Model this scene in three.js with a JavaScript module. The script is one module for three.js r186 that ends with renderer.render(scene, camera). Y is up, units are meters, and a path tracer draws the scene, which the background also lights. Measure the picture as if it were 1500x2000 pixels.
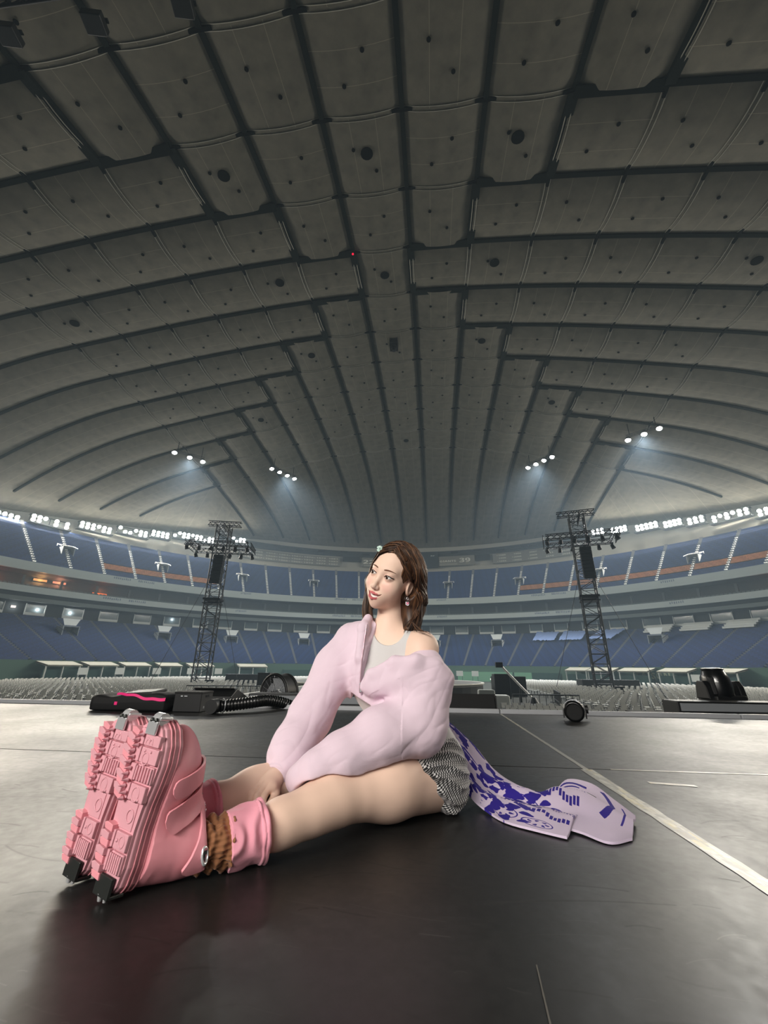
import * as THREE from 'three';
import { mergeGeometries, mergeVertices } from 'three/addons/utils/BufferGeometryUtils.js';
import { RoundedBoxGeometry } from 'three/addons/geometries/RoundedBoxGeometry.js';
import { RectAreaLightUniformsLib } from 'three/addons/lights/RectAreaLightUniformsLib.js';

// ---------------------------------------------------------------- camera, air, exposure
const scene = new THREE.Scene();
const D2R = Math.PI / 180;
const EYE = 0.42;                                   // metres above the stage deck
const camera = new THREE.PerspectiveCamera(2 * Math.atan(1000 / 795) / D2R, 0.75, 0.05, 600);
camera.rotation.order = 'YXZ';
camera.position.set(0, EYE, 0);
camera.rotation.set(20.86 * D2R, 6.88 * D2R, 0.635 * D2R);
scene.background = new THREE.Color(0x000000);
scene.fog = new THREE.FogExp2(new THREE.Color(0.62, 0.82, 1.0), 0.0012);   // theatre haze hanging in the hall
const renderer = new THREE.WebGLRenderer({ antialias: true });
renderer.toneMapping = THREE.LinearToneMapping;
renderer.toneMappingExposure = 1.0;
renderer.shadowMap.enabled = true;
RectAreaLightUniformsLib.init();
const WORK_AT = [-2.2, 3.7, 5.6], WORK_SIZE = [7, 1.4], WORK_POWER = 31;   // front work lights behind the camera
const BANK_POWER = 225, BANK_TILT = 66, HANG_POWER = 9000;

// ---------------------------------------------------------------- helpers
const V = (x, y, z) => new THREE.Vector3(x, y, z);
const lerp = (a, b, t) => a + (b - a) * t, clamp = (x, a, b) => Math.min(b, Math.max(a, x));
const smooth = (a, b, x) => { const t = clamp((x - a) / (b - a), 0, 1); return t * t * (3 - 2 * t); };
let seed = 7;
const rnd = () => { seed = (seed + 0x6d2b79f5) | 0; let t = Math.imul(seed ^ (seed >>> 15), 1 | seed); t = (t + Math.imul(t ^ (t >>> 7), 61 | t)) ^ t; return ((t ^ (t >>> 14)) >>> 0) / 4294967296; };
const used = new Map();
function numbered(name) { const n = used.get(name) ?? 0; used.set(name, n + 1); return n ? `${name}_${String(n).padStart(3, '0')}` : name; }
function shadows(o) { o.traverse((m) => { if (m.isMesh) { m.castShadow = true; m.receiveShadow = true; } }); return o; }
const std = (color, roughness = 0.7, metalness = 0, more = {}) => new THREE.MeshStandardMaterial({ color, roughness, metalness, side: THREE.DoubleSide, ...more });
const phys = (color, roughness, more = {}) => new THREE.MeshPhysicalMaterial({ color, roughness, side: THREE.DoubleSide, ...more });
// one mesh, a part of parent
function part(name, geometry, material, parent) { const m = new THREE.Mesh(geometry, material); m.name = name; parent.add(m); return m; }
function thing(name, label, category, pos = [0, 0, 0], turn = 0, group) {
  const o = new THREE.Group(); o.name = numbered(name); o.position.set(...pos); o.rotation.y = turn;
  o.userData = { label, category }; if (group) o.userData.group = group; scene.add(o); return o;
}
function struct(name, geometry, material, label, category) {
  const o = geometry ? new THREE.Mesh(geometry, material) : new THREE.Group();
  o.name = name; o.userData = { kind: 'structure', label, category }; scene.add(o); return o;
}
// triangles from a list of quads given as four points
function geo(positions, index, uv) {
  const g = new THREE.BufferGeometry();
  g.setAttribute('position', new THREE.Float32BufferAttribute(positions, 3));
  if (uv) g.setAttribute('uv', new THREE.Float32BufferAttribute(uv, 2));
  g.setIndex(index); g.computeVertexNormals(); return g;
}
// a grid surface f(u, v) -> [x, y, z]
function sheet(nu, nv, f, uvf) {
  const p = [], t = [], k = [];
  for (let j = 0; j <= nv; j++) for (let i = 0; i <= nu; i++) { const u = i / nu, v = j / nv; p.push(...f(u, v)); t.push(...(uvf ? uvf(u, v) : [u, v])); }
  for (let j = 0; j < nv; j++) for (let i = 0; i < nu; i++) { const a = j * (nu + 1) + i, b = a + 1, c = a + nu + 1, d = c + 1; k.push(a, b, d, a, d, c); }
  return geo(p, k, t);
}
const clean = (g) => { const o = g.index ? g.toNonIndexed() : g; for (const n of Object.keys(o.attributes)) if (!['position', 'normal', 'uv'].includes(n)) o.deleteAttribute(n); if (!o.attributes.uv) o.setAttribute('uv', new THREE.Float32BufferAttribute(new Float32Array(o.attributes.position.count * 2), 2)); if (!o.attributes.normal) o.computeVertexNormals(); return o; };
const join = (list) => mergeGeometries(list.map(clean));
const at = (g, x, y, z, rx = 0, ry = 0, rz = 0) => g.applyMatrix4(new THREE.Matrix4().compose(V(x, y, z), new THREE.Quaternion().setFromEuler(new THREE.Euler(rx, ry, rz)), V(1, 1, 1)));
const box = (w, h, d, x = 0, y = 0, z = 0, rx = 0, ry = 0, rz = 0) => at(new THREE.BoxGeometry(w, h, d), x, y, z, rx, ry, rz);
const rbox = (w, h, d, r, x = 0, y = 0, z = 0, rx = 0, ry = 0, rz = 0) => at(new RoundedBoxGeometry(w, h, d, 3, r), x, y, z, rx, ry, rz);
const cyl = (r0, r1, h, x = 0, y = 0, z = 0, rx = 0, ry = 0, rz = 0, n = 16, open = false) => at(new THREE.CylinderGeometry(r0, r1, h, n, 1, open), x, y, z, rx, ry, rz);
// a straight bar between two points
function bar(a, b, r, n = 5) {
  const d = V(b[0] - a[0], b[1] - a[1], b[2] - a[2]), L = d.length(), g = new THREE.CylinderGeometry(r, r, L, n, 1);
  g.applyQuaternion(new THREE.Quaternion().setFromUnitVectors(V(0, 1, 0), d.normalize()));
  return g.translate((a[0] + b[0]) / 2, (a[1] + b[1]) / 2, (a[2] + b[2]) / 2);
}
const tube = (pts, r, seg = 24, n = 8, closed = false) => new THREE.TubeGeometry(new THREE.CatmullRomCurve3(pts.map((p) => V(...p)), closed), seg, r, n, closed);
// a band of rectangular section along a polyline: width w across (horizontal), height h down
function beam(pts, w, h, side) {
  const p = [], k = [];
  pts.forEach((c, n) => {
    const a = pts[Math.max(0, n - 1)], b = pts[Math.min(pts.length - 1, n + 1)];
    let dx = b[0] - a[0], dz = b[2] - a[2]; const L = Math.hypot(dx, dz) || 1; dx /= L; dz /= L;
    const ox = -dz * w / 2, oz = dx * w / 2;
    p.push(c[0] + ox, c[1], c[2] + oz, c[0] - ox, c[1], c[2] - oz, c[0] - ox, c[1] - h, c[2] - oz, c[0] + ox, c[1] - h, c[2] + oz);
    if (n) { const o = n * 4, q = o - 4; for (let s = 0; s < 4; s++) { const s2 = (s + 1) % 4; k.push(q + s, q + s2, o + s2, q + s, o + s2, o + s); } }
  });
  const e = (pts.length - 1) * 4; k.push(0, 3, 2, 0, 2, 1, e, e + 1, e + 2, e, e + 2, e + 3);
  const g = geo(p, k).toNonIndexed(); g.computeVertexNormals(); return g;
}
function canvasTex(w, h, draw, srgb = true, rep) {
  const c = document.createElement('canvas'); c.width = w; c.height = h; draw(c.getContext('2d'), w, h);
  const t = new THREE.CanvasTexture(c); if (srgb) t.colorSpace = THREE.SRGBColorSpace; t.magFilter = THREE.LinearFilter; t.anisotropy = 8;
  if (rep) { t.wrapS = t.wrapT = THREE.RepeatWrapping; t.repeat.set(...rep); }
  return t;
}
// tiling value noise on [0,1)^2
function noiseField(n, octaves, base, s) {
  const keep = seed; seed = s; const out = new Float32Array(n * n); let amp = 1, tot = 0;
  for (let o = 0, f = base; o < octaves; o++, f *= 2, amp *= 0.55) {
    const g = new Float32Array(f * f).map(() => rnd()); tot += amp;
    for (let y = 0; y < n; y++) for (let x = 0; x < n; x++) {
      const fx = x / n * f, fy = y / n * f, ix = fx | 0, iy = fy | 0, a = fx - ix, b = fy - iy, sa = a * a * (3 - 2 * a), sb = b * b * (3 - 2 * b), jx = (ix + 1) % f, jy = (iy + 1) % f;
      out[y * n + x] += amp * lerp(lerp(g[iy * f + ix], g[iy * f + jx], sa), lerp(g[jy * f + ix], g[jy * f + jx], sa), sb);
    }
  }
  seed = keep; for (let i = 0; i < out.length; i++) out[i] /= tot; return out;
}
function dataTex(n, f, srgb, rep) {
  const d = new Uint8Array(n * n * 4);
  for (let i = 0; i < n * n; i++) { const c = f(i % n, (i / n) | 0, i); d[i * 4] = c[0]; d[i * 4 + 1] = c[1]; d[i * 4 + 2] = c[2]; d[i * 4 + 3] = 255; }
  const t = new THREE.DataTexture(d, n, n); t.magFilter = THREE.LinearFilter; t.minFilter = THREE.LinearMipmapLinearFilter; t.generateMipmaps = true;
  t.wrapS = t.wrapT = THREE.RepeatWrapping; if (rep) t.repeat.set(...rep); if (srgb) t.colorSpace = THREE.SRGBColorSpace; t.needsUpdate = true; return t;
}

const hash3 = (i, j, k) => { let h = Math.imul(i, 374761393) + Math.imul(j, 668265263) + Math.imul(k, 1274126177); h = Math.imul(h ^ (h >>> 13), 1274126177); return ((h ^ (h >>> 16)) >>> 0) / 4294967296; };
function noise3(x, y, z) { const i = Math.floor(x), j = Math.floor(y), k = Math.floor(z), s = (t) => t * t * (3 - 2 * t), a = s(x - i), b = s(y - j), c = s(z - k); const l = (p, q, t) => p + (q - p) * t; return l(l(l(hash3(i, j, k), hash3(i + 1, j, k), a), l(hash3(i, j + 1, k), hash3(i + 1, j + 1, k), a), b), l(l(hash3(i, j, k + 1), hash3(i + 1, j, k + 1), a), l(hash3(i, j + 1, k + 1), hash3(i + 1, j + 1, k + 1), a), b), c) - 0.5; }

// ---------------------------------------------------------------- the hall: plan and roof heights
// hall coordinates: x to the right, f forward (away from the camera) from the middle of the hall; heights in world y
const CX = -5.82, CF = 45.87, FIELD = -2.55;
const hall = (x, y, f) => [CX + x, y, -(CF + f)];
const polar = (r, deg, y) => hall(r * Math.sin(deg * D2R), y, r * Math.cos(deg * D2R));
function roofIn(x, f) {
  const u = x / 60, v = f / 60;
  return EYE + 58.01 + 6.79 * v - 8.28 * u * u - 8.48 * v * v + 1.79 * u ** 4 + 0.46 * v ** 4 - 3.95 * u * u * v * v - 1.35 * u * u * v + 1.23 * v ** 3;
}
const rimR = (deg) => 99 + 5 * Math.max(0, Math.cos(1.6 * Math.min(56, Math.abs(deg)) * D2R));
function rimY(f) { const a = 29.5 + 0.147 * f, b = 41.4 + 0.013 * f; const top = a < b ? a : b; return Math.max(top, 33.6); }
function roof(x, f) {
  const m = Math.max(Math.abs(x), Math.abs(f)), S = 57;
  if (m <= S) return roofIn(x, f);
  const k = S / m, r = Math.hypot(x, f), r0 = r * k, deg = Math.atan2(x, f) / D2R, R = rimR(deg);
  const e = 0.5, ux = x / r, uf = f / r, h0 = roofIn(x * k, f * k), s0 = (h0 - roofIn(x * k - ux * e, f * k - uf * e)) / e;
  const hr = rimY(R * Math.cos(deg * D2R)), L = R - r0, q = (hr - h0 - s0 * L) / (L * L), t = r - r0;
  return h0 + s0 * t + q * t * t;
}
const LAMP_R = 97.6, lampY = (deg) => rimY(rimR(deg) * Math.cos(deg * D2R)) - 1.9;
// ---------------------------------------------------------------- ceiling: sagging liner panels between cables
const CELL = 8.5, HALF = 6.5, SAG = 0.8;
const membraneNoise = noiseField(512, 5, 8, 31);
const membraneMap = dataTex(512, (x, y, i) => {
  const n = (membraneNoise[i] - 0.5) * 30, seam = [171, 341].some((s) => Math.abs(x - s) < 1.6), g = seam ? 130 : 94 + n;
  return [g * 1.02, g * 0.98, g * 0.85];
}, true);
const membrane = std(0xffffff, 0.85, 0, { map: membraneMap });
const dull = (c) => phys(c, 1, { specularIntensity: 0.1 });
const cableMat = dull(0x191e1c), skirtMat = dull(0x222625), seamMat = std(0x98968a, 0.7), bracketMat = dull(0x131616), holeMat = dull(0x050606);
const ceiling = struct('ceiling', null, null, 'grey fabric dome ceiling of sagging square panels hung between dark cables', 'ceiling');
const rowWedge = (n, m) => Math.abs(m) >= Math.abs(n);         // near and far wedges: cables run forward there
const panelSag = (n, m, u, v) => -SAG * (rowWedge(n, m) ? 1 - (2 * u - 1) ** 2 : 1 - (2 * v - 1) ** 2);
const panelPoint = (n, m, u, v) => { const x = (n - 0.5 + u) * CELL, f = (m - 0.5 + v) * CELL; return hall(x, roof(x, f) + panelSag(n, m, u, v), f); };
const vents = [];
for (let m = -6; m <= 6; m++) for (let n = -6; n <= 6; n++) {
  const turned = ((n + m) % 2 + 2) % 2 === 0;
  const p = part('panel', sheet(8, 8, (u, v) => panelPoint(n, m, u, v), (u, v) => (turned ? [u, v] : [v, u])), membrane, ceiling);
  vents.push([n, m, p, Math.hypot((n * CELL + CX), m * CELL + CF)]);
}
// small vents, two to a panel, and the large round ones
const disc = new THREE.CylinderGeometry(1, 1, 0.08, 14);
function vent(n, m, u, v, r, parent, name) {
  const a = V(...panelPoint(n, m, u, v)), b = V(...panelPoint(n, m, Math.min(1, u + 0.04), v)).sub(a), c = V(...panelPoint(n, m, u, Math.min(1, v + 0.04))).sub(a);
  const nrm = b.cross(c).normalize(); if (nrm.y > 0) nrm.negate();
  const d = part(name, disc, holeMat, parent); d.position.copy(a).addScaledVector(nrm, 0.05); d.scale.set(r, 1, r); d.quaternion.setFromUnitVectors(V(0, 1, 0), nrm);
}
vents.sort((a, b) => a[3] - b[3]).slice(0, 146).forEach(([n, m, p], k) => {
  const flip = ((n + m) % 2 + 2) % 2 === 0;
  vent(n, m, flip ? 0.33 : 0.62, 0.36, 0.2, p, 'vent_hole'); vent(n, m, flip ? 0.6 : 0.36, 0.66, 0.2, p, 'vent_hole');
});
for (const [n, m, u, v] of [[0, -2, 0.5, 0.42], [2, -2, 0.45, 0.42], [-2, -2, 0.5, 0.42], [0, 0, 0.5, 0.5], [2, 0, 0.45, 0.4], [-2, 0, 0.55, 0.38], [6, 0, 0.5, 0.4], [-6, 0, 0.5, 0.4], [0, 2, 0.5, 0.45], [2, 2, 0.45, 0.4], [-2, 2, 0.55, 0.45], [4, 4, 0.45, 0.5], [-4, 4, 0.5, 0.5], [0, 6, 0.5, 0.5]])
  vent(n, m, u, v, 0.7, ceiling, 'round_vent');
// long outer panels from the grid to the rim, and the corner panels
const EDGE = HALF * CELL;
const rimAlong = (x) => { let lo = 40, hi = 110; for (let k = 0; k < 30; k++) { const f = (lo + hi) / 2, r = Math.hypot(x, f); if (r < rimR(Math.atan2(x, f) / D2R)) lo = f; else hi = f; } return lo; };
const rimAcross = (f) => { let lo = 40, hi = 110; for (let k = 0; k < 30; k++) { const x = (lo + hi) / 2, r = Math.hypot(x, f); if (r < rimR(Math.atan2(x, f) / D2R)) lo = x; else hi = x; } return lo; };
for (let n = -6; n <= 6; n++) for (const s of [-1, 1]) {
  part('panel', sheet(8, 14, (u, v) => { const x = (n - 0.5 + u) * CELL, f = s * lerp(EDGE, s > 0 ? rimAlong(x) : 97, v); return hall(x, roof(x, f) - SAG * (1 - (2 * u - 1) ** 2) * (1 - v * v), f); }, (u, v) => [u, v * 5]), membrane, ceiling);
  part('panel', sheet(14, 8, (u, v) => { const f = (n - 0.5 + v) * CELL, x = s * lerp(EDGE, rimAcross(f), u); return hall(x, roof(x, f) - SAG * (1 - (2 * v - 1) ** 2) * (1 - u * u), f); }, (u, v) => [v, u * 5]), membrane, ceiling);
}
for (const sx of [-1, 1]) for (const sf of [-1, 1]) {
  part('panel', sheet(14, 14, (u, v) => {
    const a = lerp(Math.atan2(EDGE, sf > 0 ? rimAlong(EDGE) : 97), Math.atan2(rimAcross(EDGE), EDGE), u) , deg = a / D2R;
    const R = sf > 0 ? rimR(deg) : 99, inner = Math.max(EDGE / Math.sin(a), EDGE / Math.cos(a)), r = lerp(inner, R, v), x = sx * r * Math.sin(a), f = sf * r * Math.cos(a);
    return hall(x, roof(x, f), f);
  }, (u, v) => [u * 4 + 0.1, v * 2 + 0.1]), membrane, ceiling);
}
// cables, gap beams along the stepped diagonals, double welts and brackets
const half = []; for (let i = -6.5; i <= 6.5; i++) half.push(i);
const line = (along, fixed, a, b, n, drop) => { const pts = []; for (let k = 0; k <= n; k++) { const t = lerp(a, b, k / n); const [x, f] = along === 'f' ? [fixed, t] : [t, fixed]; pts.push(hall(x, roof(x, f) + drop, f)); } return pts; };
for (const i of half) for (const s of [-1, 1]) {
  const x = i * CELL, start = (Math.abs(i)) * CELL, endF = s > 0 ? rimAlong(x) - 2.6 : 95;
  part('cable', beam(line('f', x, s * start, s * endF, 26, 0.12), 0.5, 0.5), cableMat, ceiling);
  const endX = rimAcross(x) - 5;
  part('cable', beam(line('x', x, s * start, s * endX, 26, 0.12), 0.5, 0.5), cableMat, ceiling);
}
function gap(x0, f0, x1, f1) {
  const N = 8, pts = [], skirt = [];
  for (let k = 0; k <= N; k++) { const t = k / N, x = lerp(x0, x1, t), f = lerp(f0, f1, t); pts.push(hall(x, roof(x, f) + 0.1, f)); }
  part('gap_beam', beam(pts, 1.0, 0.72), cableMat, ceiling);
  part('gap_skirt', sheet(N, 1, (u, v) => { const x = lerp(x0, x1, u), f = lerp(f0, f1, u); return hall(x, roof(x, f) + 0.2 - v * (0.2 + SAG * (1 - (2 * u - 1) ** 2)), f); }), skirtMat, ceiling);
}
for (const i of half) for (const sf of [-1, 1]) {
  const a = Math.abs(i), si = Math.sign(i);
  if (sf > 0 || a > 0.5) { const m = a - 0.5; if (m > 0 || sf > 0) gap(i * CELL, sf * (m - 0.5) * CELL, i * CELL, sf * (m + 0.5) * CELL); }
  if (a < 6.5) gap(i * CELL, sf * a * CELL, (i + si) * CELL, sf * a * CELL);
}
const welt = (pts) => part('welt', join([tube(pts, 0.07, pts.length * 2, 5)]), seamMat, ceiling);
const bracketGeo = [box(2.1, 0.26, 0.3), box(0.3, 0.26, 2.1)];
for (const j of half) {
  const w = Math.abs(j) - 0.5;                                   // welts across the near and far wedges, and along the side wedges
  for (const off of [-0.24, 0.24]) {
    if (w >= 0) {
      const N = Math.max(8, (2 * w + 1) * 8), p1 = [], p2 = [];
      for (let k = 0; k <= N; k++) {
        const t = lerp(-(w + 0.5), w + 0.5, k / N), c = Math.round(t), u = t - c + 0.5, s = -SAG * (1 - (2 * u - 1) ** 2) - 0.03;
        p1.push(hall(t * CELL, roof(t * CELL, j * CELL + off) + s, j * CELL + off)); p2.push(hall(j * CELL + off, roof(j * CELL + off, t * CELL) + s, t * CELL));
      }
      part('welt', tube(p1, 0.05, p1.length, 4), seamMat, ceiling); part('welt', tube(p2, 0.05, p2.length, 4), seamMat, ceiling);
    }
  }
  for (const i of half) { const b = part('bracket', bracketGeo[Math.abs(i) <= Math.abs(j) ? 0 : 1], bracketMat, ceiling); b.position.set(...hall(i * CELL, roof(i * CELL, j * CELL) - 0.3, j * CELL)); }
}
// outer skin of the roof, closing the hall above the liner
struct('roof_shell', sheet(48, 24, (u, v) => { const deg = u * 360 - 180, r = v * 104.5, x = r * Math.sin(deg * D2R), f = r * Math.cos(deg * D2R), R = rimR(deg), k = Math.min(1, R / Math.max(r, 0.01)); return hall(x, roof(x * k, f * k) + 1.6 + (k < 1 ? -0.8 : 0), f); }), std(0x8d8a80, 0.9), 'outer skin of the dome above the fabric ceiling', 'roof');

// ---------------------------------------------------------------- bowl of stands
const A0 = -128, A1 = 128;                                        // degrees round the hall that carry stands
const AISLES = []; for (let k = 0; k < 26; k++) { const a = 2.35 + 4.75 * k; if (a < 126) AISLES.unshift(-a), AISLES.push(a); }
function ring(prof, a0, a1, n, closed = false) {                  // sweep a profile [[r, y], ...] round the hall with hard edges
  const p = [], k = [], uv = [];
  for (let s = 0; s < prof.length - 1 + (closed ? 1 : 0); s++) {
    const [r0, y0] = prof[s], [r1, y1] = prof[(s + 1) % prof.length], o = p.length / 3;
    for (let i = 0; i <= n; i++) { const d = lerp(a0, a1, i / n); p.push(...polar(r0, d, y0), ...polar(r1, d, y1)); uv.push(d * D2R * r0, 0, d * D2R * r0, Math.hypot(r1 - r0, y1 - y0)); }
    for (let i = 0; i < n; i++) { const a = o + i * 2; k.push(a, a + 1, a + 3, a, a + 3, a + 2); }
  }
  return geo(p, k, uv);
}
function steps(r0, y0, r1, y1, rows, from, to, lift = 0) {         // stepped profile of seat rows with a raised seat back on each row
  const out = [], dr = (r1 - r0) / rows, dy = (y1 - y0) / rows;
  for (let k = from; k < to; k++) { const r = r0 + k * dr, y = y0 + k * dy; out.push([r, y + lift], [r + dr * 0.45, y + lift], [r + dr * 0.5, y + lift + 0.38], [r + dr * 0.62, y + lift + 0.38], [r + dr * 0.62, y + lift], [r + dr, y + lift]); }
  return out;
}
const plainSteps = (r0, y0, r1, y1, rows) => { const o = []; for (let k = 0; k < rows; k++) { const dr = (r1 - r0) / rows, dy = (y1 - y0) / rows; o.push([r0 + k * dr, y0 + k * dy], [r0 + (k + 1) * dr, y0 + k * dy]); } o.push([r1, y1]); return o; };
const seatTex = dataTex(256, ((n) => (x, y, i) => { const g = 150 + (n[i] - 0.5) * 90 + ((x * 13 + y * 7) % 5) * 9; return [g, g, g]; })(noiseField(256, 6, 16, 77)), true, [0.25, 0.25]);
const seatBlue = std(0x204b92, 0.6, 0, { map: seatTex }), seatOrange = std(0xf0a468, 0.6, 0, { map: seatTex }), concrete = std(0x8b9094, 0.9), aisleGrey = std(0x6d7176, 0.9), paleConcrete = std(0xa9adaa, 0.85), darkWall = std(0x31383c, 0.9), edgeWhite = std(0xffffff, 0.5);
const UP0 = [84, 20.0], UP1 = [98.2, 32.5], LO0 = [62, 0.95], LO1 = [86, 9.8], UPROWS = 20, LOROWS = 30;
const standUpper = struct('stand_upper', null, null, 'upper tier of blue seats sweeping round the dome', 'stand');
const standLower = struct('stand_lower', null, null, 'lower tier of blue seats sweeping round the field', 'stand');
for (let k = 0; k < AISLES.length - 1; k++) {
  const w = 0.24, a = AISLES[k] + w, b = AISLES[k + 1] - w, mid = (a + b) / 2, orange = (mid < -38 && mid > -60.5) || (mid > 21 && mid < 70);
  const s = (f, t, m, n) => part(n, ring(steps(...UP0, ...UP1, UPROWS, f, t), a, b, 3), m, standUpper);
  if (orange) { s(0, 4, seatBlue, 'seat_block'); s(4, 7, seatOrange, 'orange_seat_block'); s(7, UPROWS, seatBlue, 'seat_block'); } else s(0, UPROWS, seatBlue, 'seat_block');
  part('seat_block', ring(steps(...LO0, ...LO1, LOROWS, 0, LOROWS), a, b, 3), seatBlue, standLower);
}
for (const a of AISLES) {
  part('aisle', ring(plainSteps(UP0[0], UP0[1] + 0.1, UP1[0], UP1[1] + 0.1, UPROWS), a - 0.24, a + 0.24, 1), aisleGrey, standUpper);
  part('aisle', ring(plainSteps(LO0[0], LO0[1] + 0.1, LO1[0], LO1[1] + 0.1, LOROWS), a - 0.26, a + 0.26, 1), aisleGrey, standLower);
  const e = []; for (let k = 0; k < 16; k++) { const t = (k + 0.4) / UPROWS, p = polar(lerp(UP0[0], UP1[0], t), a, lerp(UP0[1], UP1[1], t) + 0.16); e.push(box(0.5, 0.16, 0.3, p[0], p[1], p[2], 0, -a * D2R)); }
  const m = part('step_edges', join(e), edgeWhite, standUpper); m.userData.kind = 'stuff';
}
// under-structure, fascias, soffits and back walls, in thick rings
const fasciaTex = canvasTex(2048, 64, (c, w, h) => {
  c.fillStyle = '#aab3b1'; c.fillRect(0, 0, w, h); seed = 91;
  for (let x = 20; x < w - 120;) { const len = 60 + rnd() * 140, tone = rnd() < 0.5 ? '#6f8288' : '#6a7585'; if (rnd() < 0.6) { c.fillStyle = tone; for (let q = x; q < x + len; q += 15) c.fillRect(q, 16 + rnd() * 6, 6 + rnd() * 5, 26 + rnd() * 8); } x += len + 30 + rnd() * 90; }
}, true, [1 / 60, 1]);
fasciaTex.wrapT = THREE.ClampToEdgeWrapping;
const fasciaMat = std(0xffffff, 0.6, 0, { map: fasciaTex });
const full = (name, prof, mat, label) => struct(name, ring(prof, A0, A1, 128, true), mat, label, 'wall');
full('trim_1', [[83.9, 20.0], [83.9, 20.55], [83.6, 20.55], [83.6, 18.7], [84.2, 18.7], [84.2, 20.0]], fasciaMat, 'pale fascia with faint sign panels along the front of the upper tier');
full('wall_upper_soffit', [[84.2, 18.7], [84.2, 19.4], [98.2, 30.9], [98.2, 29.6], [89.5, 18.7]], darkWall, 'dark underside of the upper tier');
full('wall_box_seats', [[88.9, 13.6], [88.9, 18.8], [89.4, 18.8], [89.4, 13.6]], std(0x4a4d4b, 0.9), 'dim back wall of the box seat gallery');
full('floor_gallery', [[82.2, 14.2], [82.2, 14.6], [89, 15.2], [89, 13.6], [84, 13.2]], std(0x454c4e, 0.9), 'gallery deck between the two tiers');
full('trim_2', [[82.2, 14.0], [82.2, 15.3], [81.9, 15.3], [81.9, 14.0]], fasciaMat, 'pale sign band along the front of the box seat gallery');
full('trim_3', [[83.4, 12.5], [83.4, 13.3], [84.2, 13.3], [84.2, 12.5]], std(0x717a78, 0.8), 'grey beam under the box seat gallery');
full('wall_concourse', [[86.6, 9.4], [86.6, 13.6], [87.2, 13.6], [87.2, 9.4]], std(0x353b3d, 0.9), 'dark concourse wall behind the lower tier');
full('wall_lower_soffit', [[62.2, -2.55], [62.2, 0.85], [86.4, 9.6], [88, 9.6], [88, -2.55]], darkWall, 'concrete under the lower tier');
full('wall_field', [[61.7, FIELD], [61.7, 0.95], [62.25, 0.95], [62.25, FIELD]], std(0x4c6a5c, 0.7), 'padded green wall round the field');
// rim wall all round, its top following the roof edge
struct('wall_rim', sheet(160, 6, (u, v) => { const d = u * 360 - 180, R = rimR(d) + 0.25, f = R * Math.cos(d * D2R); return polar(R, d, lerp(31.6, rimY(f) + 1.4, v)); }), std(0x9d9b92, 0.9), 'pale concrete rim wall above the top row of seats', 'wall');
struct('wall_outer', ring([[98.6, FIELD], [98.6, 31.4], [105, 31.4], [105, FIELD]], -180, 180, 96, true), std(0x565b5c, 0.9), 'outer wall of the dome behind the stands', 'wall');
// ---------------------------------------------------------------- floodlight banks under the rim
const lampGlow = new THREE.MeshStandardMaterial({ color: 0xfff6e0, emissive: new THREE.Color(1.0, 0.95, 0.84), emissiveIntensity: 150, roughness: 0.4 });
const blackMetal = std(0x111214, 0.5, 0.5), greyMetal = std(0x4a4d50, 0.45, 0.6), darkPlastic = std(0x0c0d0e, 0.45), railMat = std(0xd9dbd8, 0.4, 0.2);
const lensGeo = new THREE.SphereGeometry(0.44, 12, 8, 0, Math.PI * 2, 0, Math.PI / 2).rotateX(Math.PI / 2).scale(1, 1, 0.35);
const canGeo = cyl(0.5, 0.34, 0.6, 0, 0, -0.31, Math.PI / 2, 0, 0, 12);
function bank(a0, a1, side, inView) {
  const mid = (a0 + a1) / 2, y = lampY(mid), w = Math.abs(a1 - a0) * D2R * LAMP_R, n = Math.max(2, Math.round(w / 1.25));
  const g = thing('floodlight_bank', inView ? `${side}` : 'rack of white floodlights under the dome rim beyond the picture edge', 'floodlights', polar(LAMP_R, mid, y), -mid * D2R, 'floodlight racks along the rim');
  part('rack', join([box(w + 0.4, 0.14, 0.14, 0, 0.95, -0.5), box(w + 0.4, 0.14, 0.14, 0, -0.9, -0.5), ...[-0.5, 0, 0.5].map((t) => box(0.12, 2.1, 0.12, t * w, 0, -0.5)), box(0.12, 0.12, 1.2, -w / 2, 0.9, -1), box(0.12, 0.12, 1.2, w / 2, 0.9, -1)]), blackMetal, g);
  for (let k = 0; k < n; k++) for (const r of [0, 1]) {
    seed = 400 + k * 7 + r * 3 + Math.round(mid * 10); if (rnd() < 0.12) continue;
    const h = part('lamp', canGeo, blackMetal, g); h.position.set((k - (n - 1) / 2) * w / n, r ? 0.5 : -0.42, 0.1); h.rotation.x = 25 * D2R;
    part('lens', lensGeo, lampGlow, h);
  }
  part('catwalk', join([box(w + 0.6, 0.12, 2.1, 0, -1.3, -0.1), box(w + 0.6, 0.3, 0.08, 0, -1.2, 0.95)]), greyMetal, g);
  const L = new THREE.RectAreaLight(new THREE.Color(1.0, 0.905, 0.75), BANK_POWER, w, 1.5); L.name = 'floodlight_glow';
  L.position.set(0, 0, 0.75); L.rotation.set(-BANK_TILT * D2R, Math.PI, 0, 'YXZ'); g.add(L);
}
const bankWords = ['first', 'second', 'third', 'fourth', 'fifth', 'sixth', 'seventh', 'eighth'];
[[-37.9, -35.2], [-48.2, -40.8], [-51.7, -48.7], [-56.8, -52.1], [-62.1, -57.5], [-68.1, -63.2], [-73.5, -69.2]].forEach(([a, b], k) => bank(a, b, `${bankWords[k]} rack of white floodlights leftwards from the scoreboard wall`, true));
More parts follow.
